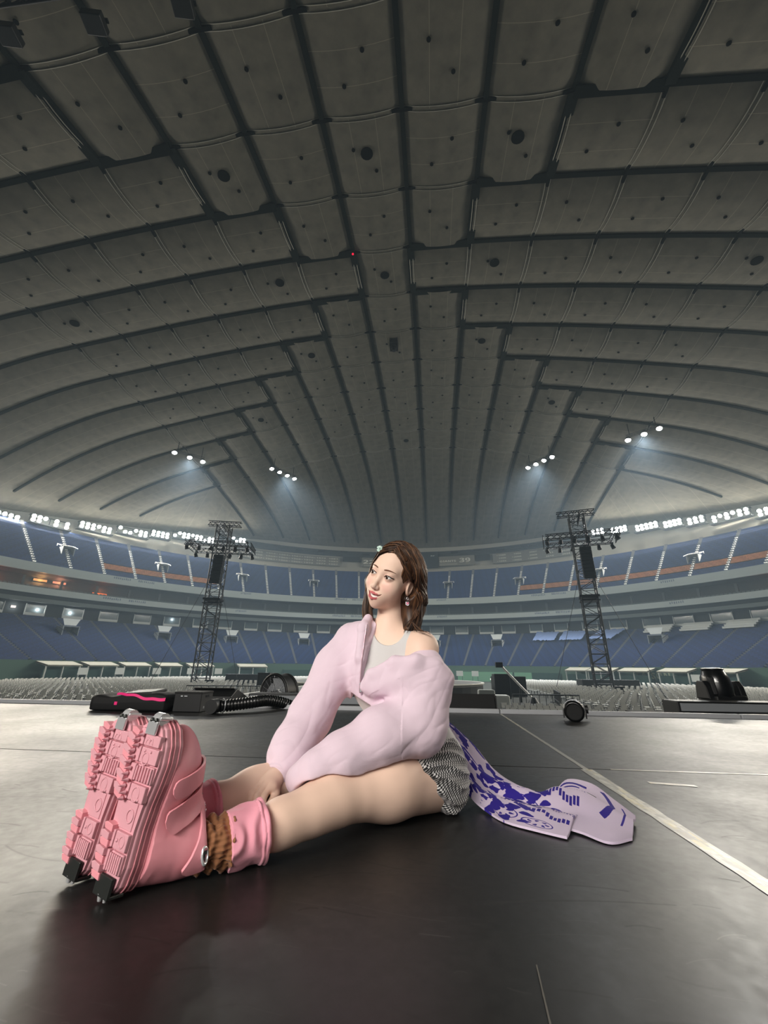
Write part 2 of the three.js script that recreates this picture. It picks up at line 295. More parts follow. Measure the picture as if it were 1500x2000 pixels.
[[34.4, 36.6], [37.6, 40.2], [41.4, 44.8], [45.5, 48.1], [48.7, 51.1], [51.8, 56.5], [57.1, 62.5]].forEach(([a, b], k) => bank(a, b, `${bankWords[k]} rack of white floodlights rightwards from the scoreboard wall`, true));
for (let k = 0; k < 6; k++) { const a = 65 + k * 6.4; if (k > 1) bank(-a - 4.8, -a, '', false); bank(a - 0.5, a + 4.3, '', false); }

// ---------------------------------------------------------------- light clusters hung from the roof
function cluster(p0, p1, n, label) {
  const a = V(...hall(p0[0], p0[1], p0[2])), b = V(...hall(p1[0], p1[1], p1[2])), m = a.clone().add(b).multiplyScalar(0.5), L = a.distanceTo(b);
  const g = thing('hanging_light_truss', label, 'lights', m.toArray(), Math.atan2(-(b.z - a.z), b.x - a.x));
  const dy = (b.y - a.y);
  const tr = []; for (const s of [-1, 1]) for (const t of [0, 1]) tr.push(bar([-L / 2, 0.4 + t * 0.5 - dy / 2, s * 0.25], [L / 2, 0.4 + t * 0.5 + dy / 2, s * 0.25], 0.06));
  for (let k = 0; k < 8; k++) tr.push(bar([-L / 2 + k * L / 8, 0.4, 0.25], [-L / 2 + (k + 1) * L / 8, 0.9, -0.25], 0.04));
  part('truss', join(tr), blackMetal, g);
  for (const s of [-0.4, 0.4]) part('hoist_cable', bar([s * L, 0.9, 0], [s * L, 4.4, 0], 0.08), blackMetal, g);
  for (let k = 0; k < n; k++) { const t = n === 4 ? [0.02, 0.34, 0.66, 0.97][k] : [0.02, 0.52, 0.97][k]; const h = part('lamp', canGeo, blackMetal, g); h.position.set((t - 0.5) * L, -0.1, 0); h.rotation.set(70 * D2R, 0, 0); h.scale.setScalar(1.25); part('lens', lensGeo, lampGlow, h); }
  const S = new THREE.SpotLight(new THREE.Color(0.95, 0.98, 1.0), HANG_POWER, 0, 50 * D2R, 0.8); S.name = 'truss_beam'; S.position.set(0, -0.9, 0.6); S.target.position.set(0, -40, 16); S.shadow.radius = 40; S.castShadow = true; g.add(S); g.add(S.target);
}
cluster([-55.3, 48.3, 34.6], [-50.7, 48.8, 40], 3, 'outer truss of three bright lamps hung under the roof on the left');
cluster([-36.9, 50.9, 49.7], [-32.5, 51, 56.8], 4, 'inner truss of four bright lamps hung under the roof on the left');
cluster([32.3, 51.2, 56], [37.3, 50.7, 50.1], 4, 'inner truss of four bright lamps hung under the roof on the right');
cluster([50.4, 48.9, 39.6], [55.1, 48.4, 35], 3, 'outer truss of three bright lamps hung under the roof on the right');
{ // small camera cage hanging at the middle of the roof, a red pilot lamp, and rig pieces at the top left of the picture
  const g = thing('hanging_rig', 'small dark equipment cage hanging below the centre of the roof', 'rig', hall(0, roof(0, 15) - 2.6, 15));
  const b = []; for (let k = 0; k < 5; k++) b.push(box(1.5, 0.1, 1.5, 0, k * 0.45, 0)); for (const s of [-1, 1]) for (const t of [-1, 1]) b.push(box(0.1, 2.0, 0.1, s * 0.7, 0.9, t * 0.7)); part('cage', join(b), blackMetal, g);
  part('hoist_cable', bar([0, 1.8, 0], [0, 2.6, 0], 0.06), blackMetal, g); part('speaker', cyl(0.55, 0.35, 0.7, 0, -0.3, 0), darkPlastic, g);
  const r = thing('pilot_lamp', 'tiny red pilot lamp on a roof cable joint', 'lamp', hall(-4.25, roof(-4.25, -4.25) - 0.62, -4.25));
  part('lens', new THREE.SphereGeometry(0.14, 10, 8), new THREE.MeshStandardMaterial({ color: 0x550008, emissive: 0xff1030, emissiveIntensity: 3 }), r);
  const T = thing('roof_truss', 'dark lattice lighting truss hung under the roof above the stage', 'truss', [0, 0, 0]);
  const a = [-36.5, 47.6, -11.7], e = [-19.0, 49.2, -12.6], parts = [];
  const P = (t, u, w) => [lerp(a[0], e[0], t), lerp(a[1], e[1], t) + u, lerp(a[2], e[2], t) + w];
  for (const [u, w] of [[0, 0], [1.4, 0], [0, 1.6], [1.4, 1.6]]) parts.push(bar(P(0, u, w), P(1, u, w), 0.12));
  for (let k = 0; k < 16; k++) { const t = k / 16, s = (k + 1) / 16; parts.push(bar(P(t, 0, 0), P(s, 1.4, 0), 0.07), bar(P(t, 1.4, 0), P(s, 0, 0), 0.07), bar(P(t, 0, 1.6), P(s, 1.4, 1.6), 0.07), bar(P(t, 0, 0), P(s, 0, 1.6), 0.07), bar(P(t, 0, 1.6), P(t, 0, 0), 0.06)); }
  part('lattice', join(parts), blackMetal, T); for (const t of [0.2, 0.6, 0.9]) part('hoist_cable', bar(P(t, 1.4, 0.8), P(t, 2.6, 0.8), 0.06), blackMetal, T);
  [[-33.1, 48.6, -13.5], [-25.9, 49.3, -13.9], [-18.4, 49.9, -14.0]].forEach((p, k) => {
    const q = thing('roof_speaker_box', `${['leftmost', 'middle', 'rightmost'][k]} of three black boxes hung at the top left of the roof`, 'box', p, 0.2);
    part('case', rbox(1.6, 0.8, 1.3, 0.08, 0, 0, 0), darkPlastic, q); part('bracket', join([box(1.9, 0.12, 0.3, 0, 0.5, 0), bar([0, 0.5, 0], [0, 1.3, 0], 0.08)]), blackMetal, q);
  });
}
{ // work lights on a truss behind the camera, lighting the stage from the front
  const g = thing('work_light_bar', 'row of white work lights on a truss over the stage, behind the camera', 'work lights', WORK_AT), w = WORK_SIZE[0];
  part('truss', join([bar([-w / 2, 0.9, 0], [w / 2, 0.9, 0], 0.05), bar([-w / 2, 1.3, 0], [w / 2, 1.3, 0], 0.05), ...Array.from({ length: 14 }, (_, k) => bar([-w / 2 + k * w / 14, k % 2 ? 0.9 : 1.3, 0], [-w / 2 + (k + 1) * w / 14, k % 2 ? 1.3 : 0.9, 0], 0.03))]), blackMetal, g);
  for (let k = 0; k < 6; k++) { const h = part('lamp', rbox(w / 6 - 0.1, 1.3, 0.2, 0.04), blackMetal, g); h.position.set((k - 2.5) * w / 6, 0, 0); part('lens', box(w / 6 - 0.2, 1.2, 0.02, 0, 0, -0.11), new THREE.MeshStandardMaterial({ color: 0xffffff, emissive: new THREE.Color(1, 0.96, 0.9), emissiveIntensity: 3 }), h); h.rotation.x = -0.6; }
  const L = new THREE.RectAreaLight(new THREE.Color(1.0, 0.95, 0.88), WORK_POWER, w, WORK_SIZE[1]); L.name = 'work_light_glow'; L.position.set(0, -0.1, -0.35); g.add(L); L.lookAt(-0.2, 0.3, -1.5);
}

// ---------------------------------------------------------------- boards on the far rim wall
const yearsL = [['•1951', '•1955', ' 1958', '•1963', '•1967', '•1970', '•1973', ' 1981'], ['•1952', ' 1956', ' 1959', '•1965', '•1968', '•1971', ' 1976', ' 1983'], ['•1953', ' 1957', '•1961', '•1966', '•1969', '•1972', ' 1977', ' 1987']];
const yearsR = [['•1989', ' 1996', ' 2007', '•2012', ' 2019'], [' 1990', '•2000', ' 2008', ' 2013', ' 2020'], ['•1994', '•2002', '•2009', ' 2014', ' 2024']];
const boardBack = '#6f6e66';
const yearTex = (rows) => canvasTex(1024, 256, (c, w, h) => {
  c.fillStyle = boardBack; c.fillRect(0, 0, w, h); c.fillStyle = '#bdbcb2'; c.font = 'bold 46px sans-serif'; c.textBaseline = 'middle';
  rows.forEach((r, j) => r.forEach((t, i) => { c.textAlign = 'right'; const x = (i + 0.86) * w / r.length; c.fillText(t.slice(1), x, h * (0.2 + 0.3 * j)); if (t[0] === '•') { c.fillRect(x - 122, h * (0.2 + 0.3 * j) - 7, 13, 13); } }));
});
function board(name, label, a0, a1, y0, y1, tex, color, r = 102.6) {
  const g = thing(name, label, 'board', [0, 0, 0]); const yy = (v) => lerp(y1, y0, v);
  part('face', sheet(12, 1, (u, v) => polar(Math.min(r, rimR(lerp(a0, a1, u)) - 0.35), lerp(a0, a1, u), yy(v)), (u, v) => [u, 1 - v]), std(tex ? 0xffffff : color, 0.75, 0, tex ? { map: tex } : {}), g);
  part('casing', sheet(12, 3, (u, v) => { const R = Math.min(r, rimR(lerp(a0, a1, u)) - 0.35), d = lerp(a0, a1, u), q = [[R + 0.02, y1], [R + 0.3, y1], [R + 0.3, y0], [R + 0.02, y0]][Math.round(v * 3)]; return polar(q[0], d, q[1]); }), std(0x4c4d49, 0.8), g);
}
board('year_board', 'wide board of pale year numbers in eight columns on the far wall', -36.0, -15.8, 35.0, 38.4, yearTex(yearsL));
board('year_board', 'board of pale year numbers in five columns right of the scoreboard', 15.6, 30.2, 35.0, 38.6, yearTex(yearsR));
board('dark_board', 'small blank dark board right of the eight year columns', -15.2, -11.6, 37.0, 38.8, null, 0x15191a);
board('dark_board', 'small blank dark board left of the five year columns', 12.0, 15.0, 36.6, 38.7, null, 0x15191a);
board('title_board', 'board with a large pale number 22 left of the head', -11.2, -3.6, 35.2, 38.6, canvasTex(512, 256, (c, w, h) => { c.fillStyle = boardBack; c.fillRect(0, 0, w, h); c.fillStyle = '#d2d1c8'; c.font = 'bold 150px sans-serif'; c.fillText('22', 12, 170); c.font = 'bold 46px sans-serif'; c.fillText('GIANTS', 210, 120); c.font = '26px sans-serif'; c.globalAlpha = 0.6; for (let i = 0; i < 2; i++) c.fillRect(30, 205 + i * 22, 330, 8); }));
board('title_board', 'board with a large pale number 39 right of the dark scoreboard', 4.8, 12.0, 35.2, 38.8, canvasTex(512, 256, (c, w, h) => { c.fillStyle = boardBack; c.fillRect(0, 0, w, h); c.fillStyle = '#c9c8bf'; c.font = 'bold 66px sans-serif'; c.fillText('GIANTS', 8, 150); c.font = 'bold 150px sans-serif'; c.fillText('39', 290, 170); c.globalAlpha = 0.55; for (let i = 0; i < 2; i++) c.fillRect(14, 190 + i * 24, 250, 8); c.fillRect(380, 196, 70, 8); }));
board('scoreboard', 'large switched-off dark scoreboard behind the head', -3.0, 4.6, 34.6, 40.6, canvasTex(256, 256, (c, w, h) => { c.fillStyle = '#10191a'; c.fillRect(0, 0, w, h); c.fillStyle = '#a9b0ae'; c.font = 'bold 26px sans-serif'; c.fillText('RF', 205, 70); }), 0, 102.3);
{ // louvred machinery strip above the boards
  const g = thing('louvre_strip', 'dark strip of louvres and pipes along the top of the far wall', 'louvres');
  const strip = (y0, y1, inset) => sheet(40, 1, (u, v) => { const d = lerp(-40, 33.5, u); return polar(rimR(d) - inset, d, lerp(y1, y0, v)); });
  part('backing', strip(38.9, 41.2, 0.15), std(0x3d4240, 0.9), g);
  for (let k = 0; k < 5; k++) part('pipe', tube(Array.from({ length: 30 }, (_, i) => { const d = lerp(-40, 33.5, i / 29); return polar(rimR(d) - 0.6 - 0.1 * (k % 2), d, 39.1 + k * 0.42); }), 0.07, 60, 5), greyMetal, g);
  for (let k = 0; k < 16; k++) { const d = -38 + k * 4.6; if (Math.abs(d) < 4) continue; const p = polar(rimR(d) - 0.7, d, 40 + (k % 3) * 0.35); part('vent_box', box(2.6, 0.55, 0.5, p[0], p[1], p[2], 0, -d * D2R), darkPlastic, g); }
}

// ---------------------------------------------------------------- glazed booths behind the lower tier, gallery fittings, gates
const paneMat = phys(0x9fb0b4, 0.08, { transmission: 0.7, thickness: 0, ior: 1.45 }), frameWhite = std(0xd8dcd8, 0.6), paleBlind = std(0x8a9291, 0.85);
let win = 0;
for (let k = 0; k < AISLES.length - 1; k++) {
  const c = (AISLES[k] + AISLES[k + 1]) / 2; if (Math.abs(c) > 76) continue;
  seed = 900 + k; const pale = c > 2 && c < 14;
  for (const [o, w] of [[rnd() * 0.6 - 0.3, 2.3 + rnd() * 0.5]]) {
    const a = c + o, g = struct(`window_${++win}`, null, null, pale ? 'booth window with a drawn pale blind behind the lower tier' : 'white-framed booth window behind the lower tier', 'window');
    const L = w * D2R * 86.4, p = polar(86.3, a, 9.95); g.position.set(...p); g.rotation.y = -a * D2R;
    part('sill', box(L * 1.02, 0.55, 0.5, 0, 0.3, 0.1), frameWhite, g);
    for (const s of [-1, 1]) part('post', box(0.14, 2.1, 0.3, s * L / 2, 1.3, 0.05), frameWhite, g);
    part('pane', box(L, 1.75, 0.03, 0, 1.4, 0), pale ? paleBlind : paneMat, g);
    if (!pale && rnd() < 0.65) part('blind', box(L * (0.25 + rnd() * 0.25), 1.0, 0.06, (rnd() - 0.5) * L * 0.5, 1.2, -0.12), paleBlind, g);
  }
}
function glowSign(deg, r, y, w, h, color, power, label) {
  const p = polar(r, deg, y), g = thing('lit_sign', label, 'sign', p, -deg * D2R);
  part('housing', rbox(w + 0.2, h + 0.2, 0.2, 0.05, 0, 0, -0.12), darkPlastic, g);
  part('glow_face', rbox(w, h, 0.06, 0.03, 0, 0, 0.02), new THREE.MeshStandardMaterial({ color: 0x331a08, emissive: color, emissiveIntensity: 0.9 }), g);
  const l = new THREE.PointLight(color, power); l.name = 'sign_glow'; l.position.set(0, 0, 0.4); l.shadow.radius = 15; l.castShadow = true; g.add(l);
}
glowSign(-58.6, 88.6, 16.4, 3.2, 0.6, 0xff7a2a, 15, 'glowing orange bar sign in the left gallery');
glowSign(-66.6, 88.6, 17.8, 2.6, 0.5, 0xffb36a, 30, 'left one of two warm lamps washing the gallery wall');
glowSign(-64.2, 88.6, 17.8, 2.6, 0.5, 0xffa07a, 30, 'right one of two warm lamps washing the gallery wall');
glowSign(-71.8, 88.6, 16.6, 0.8, 1.3, 0xff6a30, 12, 'small red-orange lamp at the far left of the gallery');
glowSign(60.4, 88.6, 16.2, 3.4, 0.7, 0xff7038, 15, 'glowing orange bar sign at the right end of the gallery');
glowSign(-69.2, 86.5, 11.4, 0.9, 0.5, 0xffffff, 7, 'small white lamp in the booth row at far left');
glowSign(-66.4, 86.5, 11.2, 2.2, 0.4, 0xffffff, 11, 'wide white strip light in a booth on the left');
glowSign(-62.3, 86.5, 11.2, 1.7, 0.4, 0xffffff, 11, 'shorter white strip light in a booth on the left');
glowSign(-47.3, 86.5, 11.7, 1.4, 0.3, 0xffffff, 7, 'white strip light in the booth left of the tower');
for (let k = 0; k < AISLES.length - 1; k += 1) { // gallery seats and partitions: too small to pick apart
  const c = AISLES[k]; if (Math.abs(c) > 76) continue;
  const p = polar(87.6, c, 16.3); const col = struct(`trim_${20 + k}`, box(0.5, 3.8, 0.5, p[0], p[1], p[2], 0, -c * D2R), std(0x5b605e, 0.9), 'grey pillar in the gallery between the tiers', 'pillar');
}
{ const g = thing('gallery_seats', 'rows of small dark seats in the gallery between the tiers', 'seats'); g.userData.kind = 'stuff';
  const one = join([box(0.5, 0.12, 0.45, 0, 0.45, 0), box(0.5, 0.5, 0.1, 0, 0.75, -0.24)]), im = new THREE.InstancedMesh(one, std(0x55605f, 0.6), 560); im.name = 'seats'; im.userData.kind = 'stuff'; let n = 0; const M = new THREE.Matrix4();
  for (let r = 0; r < 2; r++) for (let k = 0; k < 280; k++) { const d = -75 + k * 150 / 280, p = polar(83.5 + r * 1.8, d, 14.85 + r * 0.2); M.makeRotationY(-d * D2R).setPosition(...p); im.setMatrixAt(n++, M); }
  g.add(im); }
function passage(g, w, h, d, y0) {                                   // hollow concrete passage, open towards the field
  for (const s of [-1, 1]) part('side_wall', box(0.14, h, d, s * w / 2, y0 + h / 2, 0.3), concrete, g);
  part('lintel', box(w + 0.14, 0.14, d, 0, y0 + h, 0.3), concrete, g); part('rear_wall', box(w, h, 0.12, 0, y0 + h / 2, 0.3 - d / 2), concrete, g);
}
function gate(deg, upper) {
  const t = upper ? 0.47 : 0.62, r = upper ? lerp(UP0[0], UP1[0], t) : lerp(LO0[0], LO1[0], t), y = upper ? lerp(UP0[1], UP1[1], t) : lerp(LO0[1], LO1[1], t);
  const g = thing('stand_gate', '', 'gate', polar(r, deg, y), -deg * D2R);
  if (upper) {
    passage(g, 2.4, 2.0, 2.4, -1.3); const f = [];
    for (const s of [-1, 1]) f.push(bar([s * 1.7, 0, -1.2], [s * 1.7, 1.5, -1.2], 0.07), bar([s * 1.7, 1.5, -1.2], [s * 1.7, 0.6, 1.6], 0.07)); f.push(bar([-1.7, 1.5, -1.2], [1.7, 1.5, -1.2], 0.07));
    part('railing', join(f), railMat, g);
  } else {
    passage(g, 2.8, 2.2, 3.4, -1.1);
    part('sign_panel', at(new THREE.ExtrudeGeometry(new THREE.Shape([[-1.6, 1.3], [1.6, 1.3], [1.05, 0], [-1.05, 0]].map((p) => new THREE.Vector2(...p))), { depth: 0.12, bevelEnabled: false }), 0, 1.35, 1.0), frameWhite, g);
    const f = []; for (const s of [-1, 1]) f.push(bar([s * 1.6, 1.4, -1.2], [s * 1.6, 0.3, 2.6], 0.07)); part('railing', join(f), greyMetal, g);
  }
  return g;
}
const placeWord = (d) => (d < 0 ? 'left' : 'right');
[[-64.1, 'second'], [-49.85, 'fourth'], [-35.6, 'nearest to the left tower'], [-21.35, 'left of the head']].forEach(([d, w], k) => { gate(d, true).userData.label = `dark railed entrance in the upper stand, ${['at the far left', 'above the orange seats on the left', 'right of the left tower', 'just left of the head'][k]}`; });
[[7.1, 0], [21.35, 1], [35.6, 2], [49.85, 3]].forEach(([d, k]) => { gate(d, true).userData.label = `dark railed entrance in the upper stand, ${['just right of the head', 'left of the right tower', 'right of the right tower', 'above the orange seats at far right'][k]}`; });
[[-64.5, 'at the far left'], [-50.2, 'midway to the left tower'], [-38, 'right of the left tower'], [-23.5, 'left of the pink shoulder'], [4.6, 'right of the hair'], [17.5, 'left of the right tower'], [45.5, 'at the far right']].forEach(([d, w]) => { gate(d, false).userData.label = `entrance with tapered white sign in the lower stand, ${w}`; });
// covered bench seats at the back of the lower stand on the right
for (let k = 0; k < 3; k++) {
  const c = [44.2, 49.4, 55][k], g = thing('bench_terrace', `${['left', 'middle', 'right'][k]} one of three terraces of pale benches at right of the lower stand`, 'benches', [0, 0, 0]);
  for (let r = 0; r < 4; r++) part('bench', ring([[81.5 + r * 1.1, 8.6 + r * 0.5], [81.5 + r * 1.1, 9.0 + r * 0.5], [82.3 + r * 1.1, 9.0 + r * 0.5], [82.3 + r * 1.1, 8.6 + r * 0.5]], c - 1.9, c + 1.9, 4, true), frameWhite, g);
}
for (let k = 0; k < 3; k++) {
  const c = [26.2, 31, 36][k], g = thing('covered_seat_block', `${['left', 'middle', 'right'][k]} one of three light blue sheets covering seats behind the right tower`, 'cover', [0, 0, 0]);
  part('sheet', sheet(20, 10, (u, v) => { seed = 5000 + k * 500 + Math.round(u * 20) * 11 + Math.round(v * 10); return polar(lerp(77.5, 84.4, v), c + lerp(-2, 2, u) + (k === 2 ? v * 1.2 : 0), lerp(7.3, 9.9, v) + rnd() * 0.28); }), std(0x8ba3d6, 0.8), g);
}

// ---------------------------------------------------------------- field
const turf = dataTex(256, ((n) => (x, y, i) => { const v = (n[i] - 0.5) * 34; return [40 + v * 0.7, 45 + v * 0.7, 40 + v * 0.7]; })(noiseField(256, 5, 8, 12)), true, [0.1, 0.1]);
struct('floor_field', (() => { const g = new THREE.CircleGeometry(98, 96); g.rotateX(-Math.PI / 2); const p = g.attributes.position, uv = []; for (let i = 0; i < p.count; i++) uv.push(p.getX(i), p.getZ(i)); g.setAttribute('uv', new THREE.Float32BufferAttribute(uv, 2)); return g.translate(CX, FIELD, -CF); })(), std(0xffffff, 0.9, 0, { map: turf }), 'grey protective floor laid over the field', 'floor');
const padGreen = std(0x76a98a, 0.75), padDark = std(0x2f4f49, 0.8), creamRoof = std(0x77766a, 0.85);
const signTex = (text, bg, fg) => canvasTex(512, 96, (c, w, h) => { c.fillStyle = bg; c.fillRect(0, 0, w, h); c.fillStyle = fg; if (text) { c.font = 'bold 66px sans-serif'; c.textAlign = 'center'; c.fillText(text, w / 2, 72); } });
[[-24, 5, padDark], [-12, 8, padGreen], [18.5, 8, padGreen], [27, 5, padDark]].forEach(([d, w, m], k) => { const g = thing('wall_pad', ['dark green wall pad left of the fan', 'light green wall pad behind the fan', 'light green wall pad right of the round stage', 'dark green wall pad left of the right tower'][k], 'wall pad'); part('pad', ring([[61.5, -2.5], [61.5, -0.4], [61.7, -0.4], [61.7, -2.5]], d - w, d + w, 8, true), m, g); });
{ const g = thing('wall_sign', 'grey-green field wall sign with pale capital letters at the right', 'sign'); part('face', sheet(10, 1, (u, v) => polar(61.35, lerp(42.5, 54.5, u), lerp(0.5, -1.6, v)), (u, v) => [u, 1 - v]), std(0xffffff, 0.7, 0, { map: signTex('SAISON', '#5d7a70', '#c9d2b4') }), g); part('casing', ring([[61.4, -1.6], [61.4, 0.5], [61.65, 0.5], [61.65, -1.6]], 42.5, 54.5, 10, true), padDark, g); }
for (const [d, w, k] of [[-70.5, 2.6, 0], [-64.4, 2.4, 1], [-58.6, 2.3, 2], [-52.6, 2.1, 3], [-46.6, 2.4, 4], [-36, 3, 5], [36, 2, 6], [40.6, 2.4, 7], [46.5, 2.6, 8], [53, 2.4, 9], [60, 2.4, 10]]) {
  const g = thing('bench_shelter', `cream flat-roofed shelter on the field wall, ${k < 6 ? bankWords[k] + ' from the left edge' : bankWords[k - 6] + ' rightwards from the right tower'}`, 'shelter');
  part('roof', ring([[58.0, 0.0], [58.0, 0.22], [61.5, 0.8], [61.5, 0.55]], d - w, d + w, 5, true), creamRoof, g);
  part('front', ring([[59.0, FIELD], [59.0, -0.5], [59.2, -0.5], [59.2, FIELD]], d - w, d + w, 5, true), padDark, g);
  part('bench', ring([[60.2, FIELD], [60.2, -1.9], [61.2, -1.9], [61.2, FIELD]], d - w, d + w, 5, true), paleConcrete, g);
  for (const s of [-0.95, 0, 0.95]) { const p = polar(58.6, d + s * w, 0); part('post', box(0.16, 2.6, 0.16, p[0], -1.25, p[2]), frameWhite, g); }
}
for (let k = 0; k < 9; k++) { const d = [-68, -62, -55.5, -49, -43.5, 8, 11.5, 15, 57][k], p = polar(57.4, d, -0.75), g = thing('notice_board', `white notice board on the field wall, ${bankWords[k] ?? 'ninth'} from the left edge`, 'notice', p, -d * D2R); part('board', box(1.5, 1.1, 0.08), frameWhite, g); for (const s of [-1, 1]) part('leg', box(0.08, 1.8, 0.08, s * 0.6, -0.9, -0.05), greyMetal, g); }

// audience chairs
const chairWhite = new THREE.Color(0.92, 0.92, 0.88), chairDark = new THREE.Color(0.035, 0.036, 0.04);
const chairGeo = (() => {
  const tint = (g, c) => { const h = clean(g), a = new Float32Array(h.attributes.position.count * 3); for (let i = 0; i < a.length; i += 3) { a[i] = c.r; a[i + 1] = c.g; a[i + 2] = c.b; } h.setAttribute('color', new THREE.Float32BufferAttribute(a, 3)); return h; };
  const out = [tint(box(0.38, 0.05, 0.38, 0, 0.45, 0), chairWhite), tint(box(0.38, 0.3, 0.04, 0, 0.74, -0.22, -0.42), chairWhite)];
  for (const s of [-1, 1]) out.push(tint(bar([s * 0.2, 0, 0.22], [s * 0.2, 0.86, -0.22], 0.016, 4), chairDark), tint(bar([s * 0.2, 0, -0.24], [s * 0.2, 0.44, 0.16], 0.016, 4), chairDark));
  return mergeGeometries(out);
})();
const chairMat = new THREE.MeshStandardMaterial({ vertexColors: true, roughness: 0.55, side: THREE.DoubleSide });
const chairs = [];
for (let row = 0; row < 46; row++) for (let c = 0; c < 120; c++) for (const side of [-1, 1]) {
  const f = 24.6 + row * 1.7 + (row > 3 ? 1.4 : 0) + (row > 16 ? 1.4 : 0), inner = side < 0 ? (row < 4 ? 12.5 : 14) : (row < 4 ? 4.4 : 12.2), x = side * (inner + c * 0.74 + Math.floor(c / 12) * 0.9);
  if (side > 0 && row < 4 && x < 30 === false) continue;
  if (Math.hypot(x - CX, f - CF) > 57) continue;
  const px = x / f; if (px < -1.16 || px > 0.84) continue;
  chairs.push([x, f, Math.hypot(x, f)]);
}
chairs.sort((a, b) => a[2] - b[2]);
chairs.slice(0, 300).forEach(([x, f]) => { const m = new THREE.Mesh(chairGeo, chairMat); m.name = numbered('folding_chair'); m.position.set(x, FIELD, -f); const left = x < 0; m.userData = { label: left ? 'white folding chair in the front rows of the left field block' : 'white folding chair in the front rows of the right field block', category: 'chair', group: left ? 'front folding chairs on the left of the field' : 'front folding chairs on the right of the field' }; scene.add(m); });
{ const rest = chairs.slice(300), im = new THREE.InstancedMesh(chairGeo, chairMat, rest.length), M = new THREE.Matrix4(); rest.forEach(([x, f], k) => im.setMatrixAt(k, M.makeTranslation(x, FIELD, -f))); im.name = 'folding_chairs_beyond'; im.userData = { kind: 'stuff', label: 'mass of white folding chairs filling the field behind the front rows', category: 'chairs' }; scene.add(im); }

// low catwalk stage out on the field with a round end
const deckGrey = std(0x6a6a66, 0.6), skirtBlack = std(0x1a1c1e, 0.85), edgeStrip = std(0xe4e3da, 0.5);
{ const g = thing('field_catwalk', 'grey catwalk stage with white edges and a round end out on the field', 'stage', [0, 0, 0]);
  const s = new THREE.Shape(); const cx = -5.5, hw = 4.6, R = 10.5, Z0 = 17, Z1 = 48;
  s.moveTo(cx - hw, Z0); s.lineTo(cx + hw, Z0); const a0 = Math.asin(hw / R); s.lineTo(cx + hw, Z1 - R * Math.cos(a0)); for (let k = 0; k <= 40; k++) { const a = a0 + (2 * Math.PI - 2 * a0) * k / 40; s.lineTo(cx + R * Math.sin(a), Z1 - R * Math.cos(a)); } s.closePath();
  const top = new THREE.ExtrudeGeometry(s, { depth: 0.25, bevelEnabled: false }).rotateX(-Math.PI / 2).translate(0, -1.25, 0); part('deck', top, deckGrey, g);
  part('skirt', new THREE.ExtrudeGeometry(s, { depth: 1.28, bevelEnabled: false }).rotateX(-Math.PI / 2).translate(0, -2.54, 0).scale(1, 1, 1), skirtBlack, g);
  const pts = s.getPoints().map((p) => [p.x, -0.98, -p.y]); part('edge_strip', beam([...pts, pts[0]], 0.28, 0.1), edgeStrip, g); }
// crowd barriers, flight cases and a camera crane by the round stage
function barrier(x, f, w, turn, label) { const g = thing('crowd_barrier', label, 'barrier', [x, FIELD, -f], turn); const b = [bar([-w / 2, 1.1, 0], [w / 2, 1.1, 0], 0.05), bar([-w / 2, 0.3, 0], [w / 2, 0.3, 0], 0.05)]; for (let k = 0; k <= 10; k++) b.push(bar([-w / 2 + k * w / 10, 0, 0], [-w / 2 + k * w / 10, 1.1, 0], 0.03)); part('rails', join(b), greyMetal, g); for (const s of [-1, 1]) part('foot', box(0.1, 0.06, 0.9, s * w * 0.45, 0.03, 0), greyMetal, g); }
barrier(8.4, 35.5, 5, 0.05, 'dark crowd barrier nearest the stage, right of the black panel'); barrier(10.8, 41.5, 6, 1.4, 'crowd barrier turned side-on beside the right chair block'); barrier(-11.6, 34, 7, 1.5, 'crowd barrier beside the left chair block'); barrier(-20.5, 41, 7, 0.2, 'crowd barrier behind the black case on the left');
function flight(x, f, w, h, d, label) { const g = thing('flight_case', label, 'case', [x, FIELD, -f], 0.1); part('body', rbox(w, h, d, 0.05, 0, h / 2, 0), darkPlastic, g); part('edge_trim', join([-1, 1].flatMap((s) => [bar([s * w / 2, 0, d / 2], [s * w / 2, h, d / 2], 0.03), bar([-w / 2, s > 0 ? h : 0.02, d / 2], [w / 2, s > 0 ? h : 0.02, d / 2], 0.03)])), greyMetal, g); }
flight(8.4, 52.5, 3.6, 2.1, 1.6, 'large black equipment case by the round stage at right'); flight(7.0, 48.5, 1.6, 2.4, 1.2, 'tall black equipment case beside the round stage'); flight(-20, 50, 1.4, 2.2, 1.2, 'black equipment case left of the fan'); flight(-17.6, 48, 1.2, 1.8, 1.2, 'smaller black equipment case just left of the fan');
flight(-29.6, 66.5, 6, 1.7, 2, 'wide dark case at the foot of the left tower'); flight(24.5, 66.5, 8, 1.6, 2, 'wide dark case at the foot of the right tower');
{ const g = thing('camera_crane', 'pale camera crane arm leaning over the barrier right of the black panel', 'crane', [7.4, FIELD, -44]); part('arm', bar([-1.0, 3.3, 0], [1.6, 0.3, 1.2], 0.11), railMat, g); part('base', join([cyl(0.2, 0.5, 0.5, 1.6, 0.25, 1.2), cyl(0.1, 0.1, 1.2, 0.6, 0.6, 0.6)]), darkPlastic, g); part('camera', rbox(0.7, 0.5, 0.5, 0.06, -1.1, 3.3, 0), darkPlastic, g); }
{ const g = thing('white_crates', 'white covered table behind the black panel at centre right', 'table', [4.0, FIELD, -33.5]); part('cover', rbox(2.6, 1.1, 1.2, 0.12, 0, 0.6, 0), frameWhite, g); part('bundle', rbox(1.2, 0.4, 0.8, 0.12, -0.3, 1.3, 0.1), paleConcrete, g); }

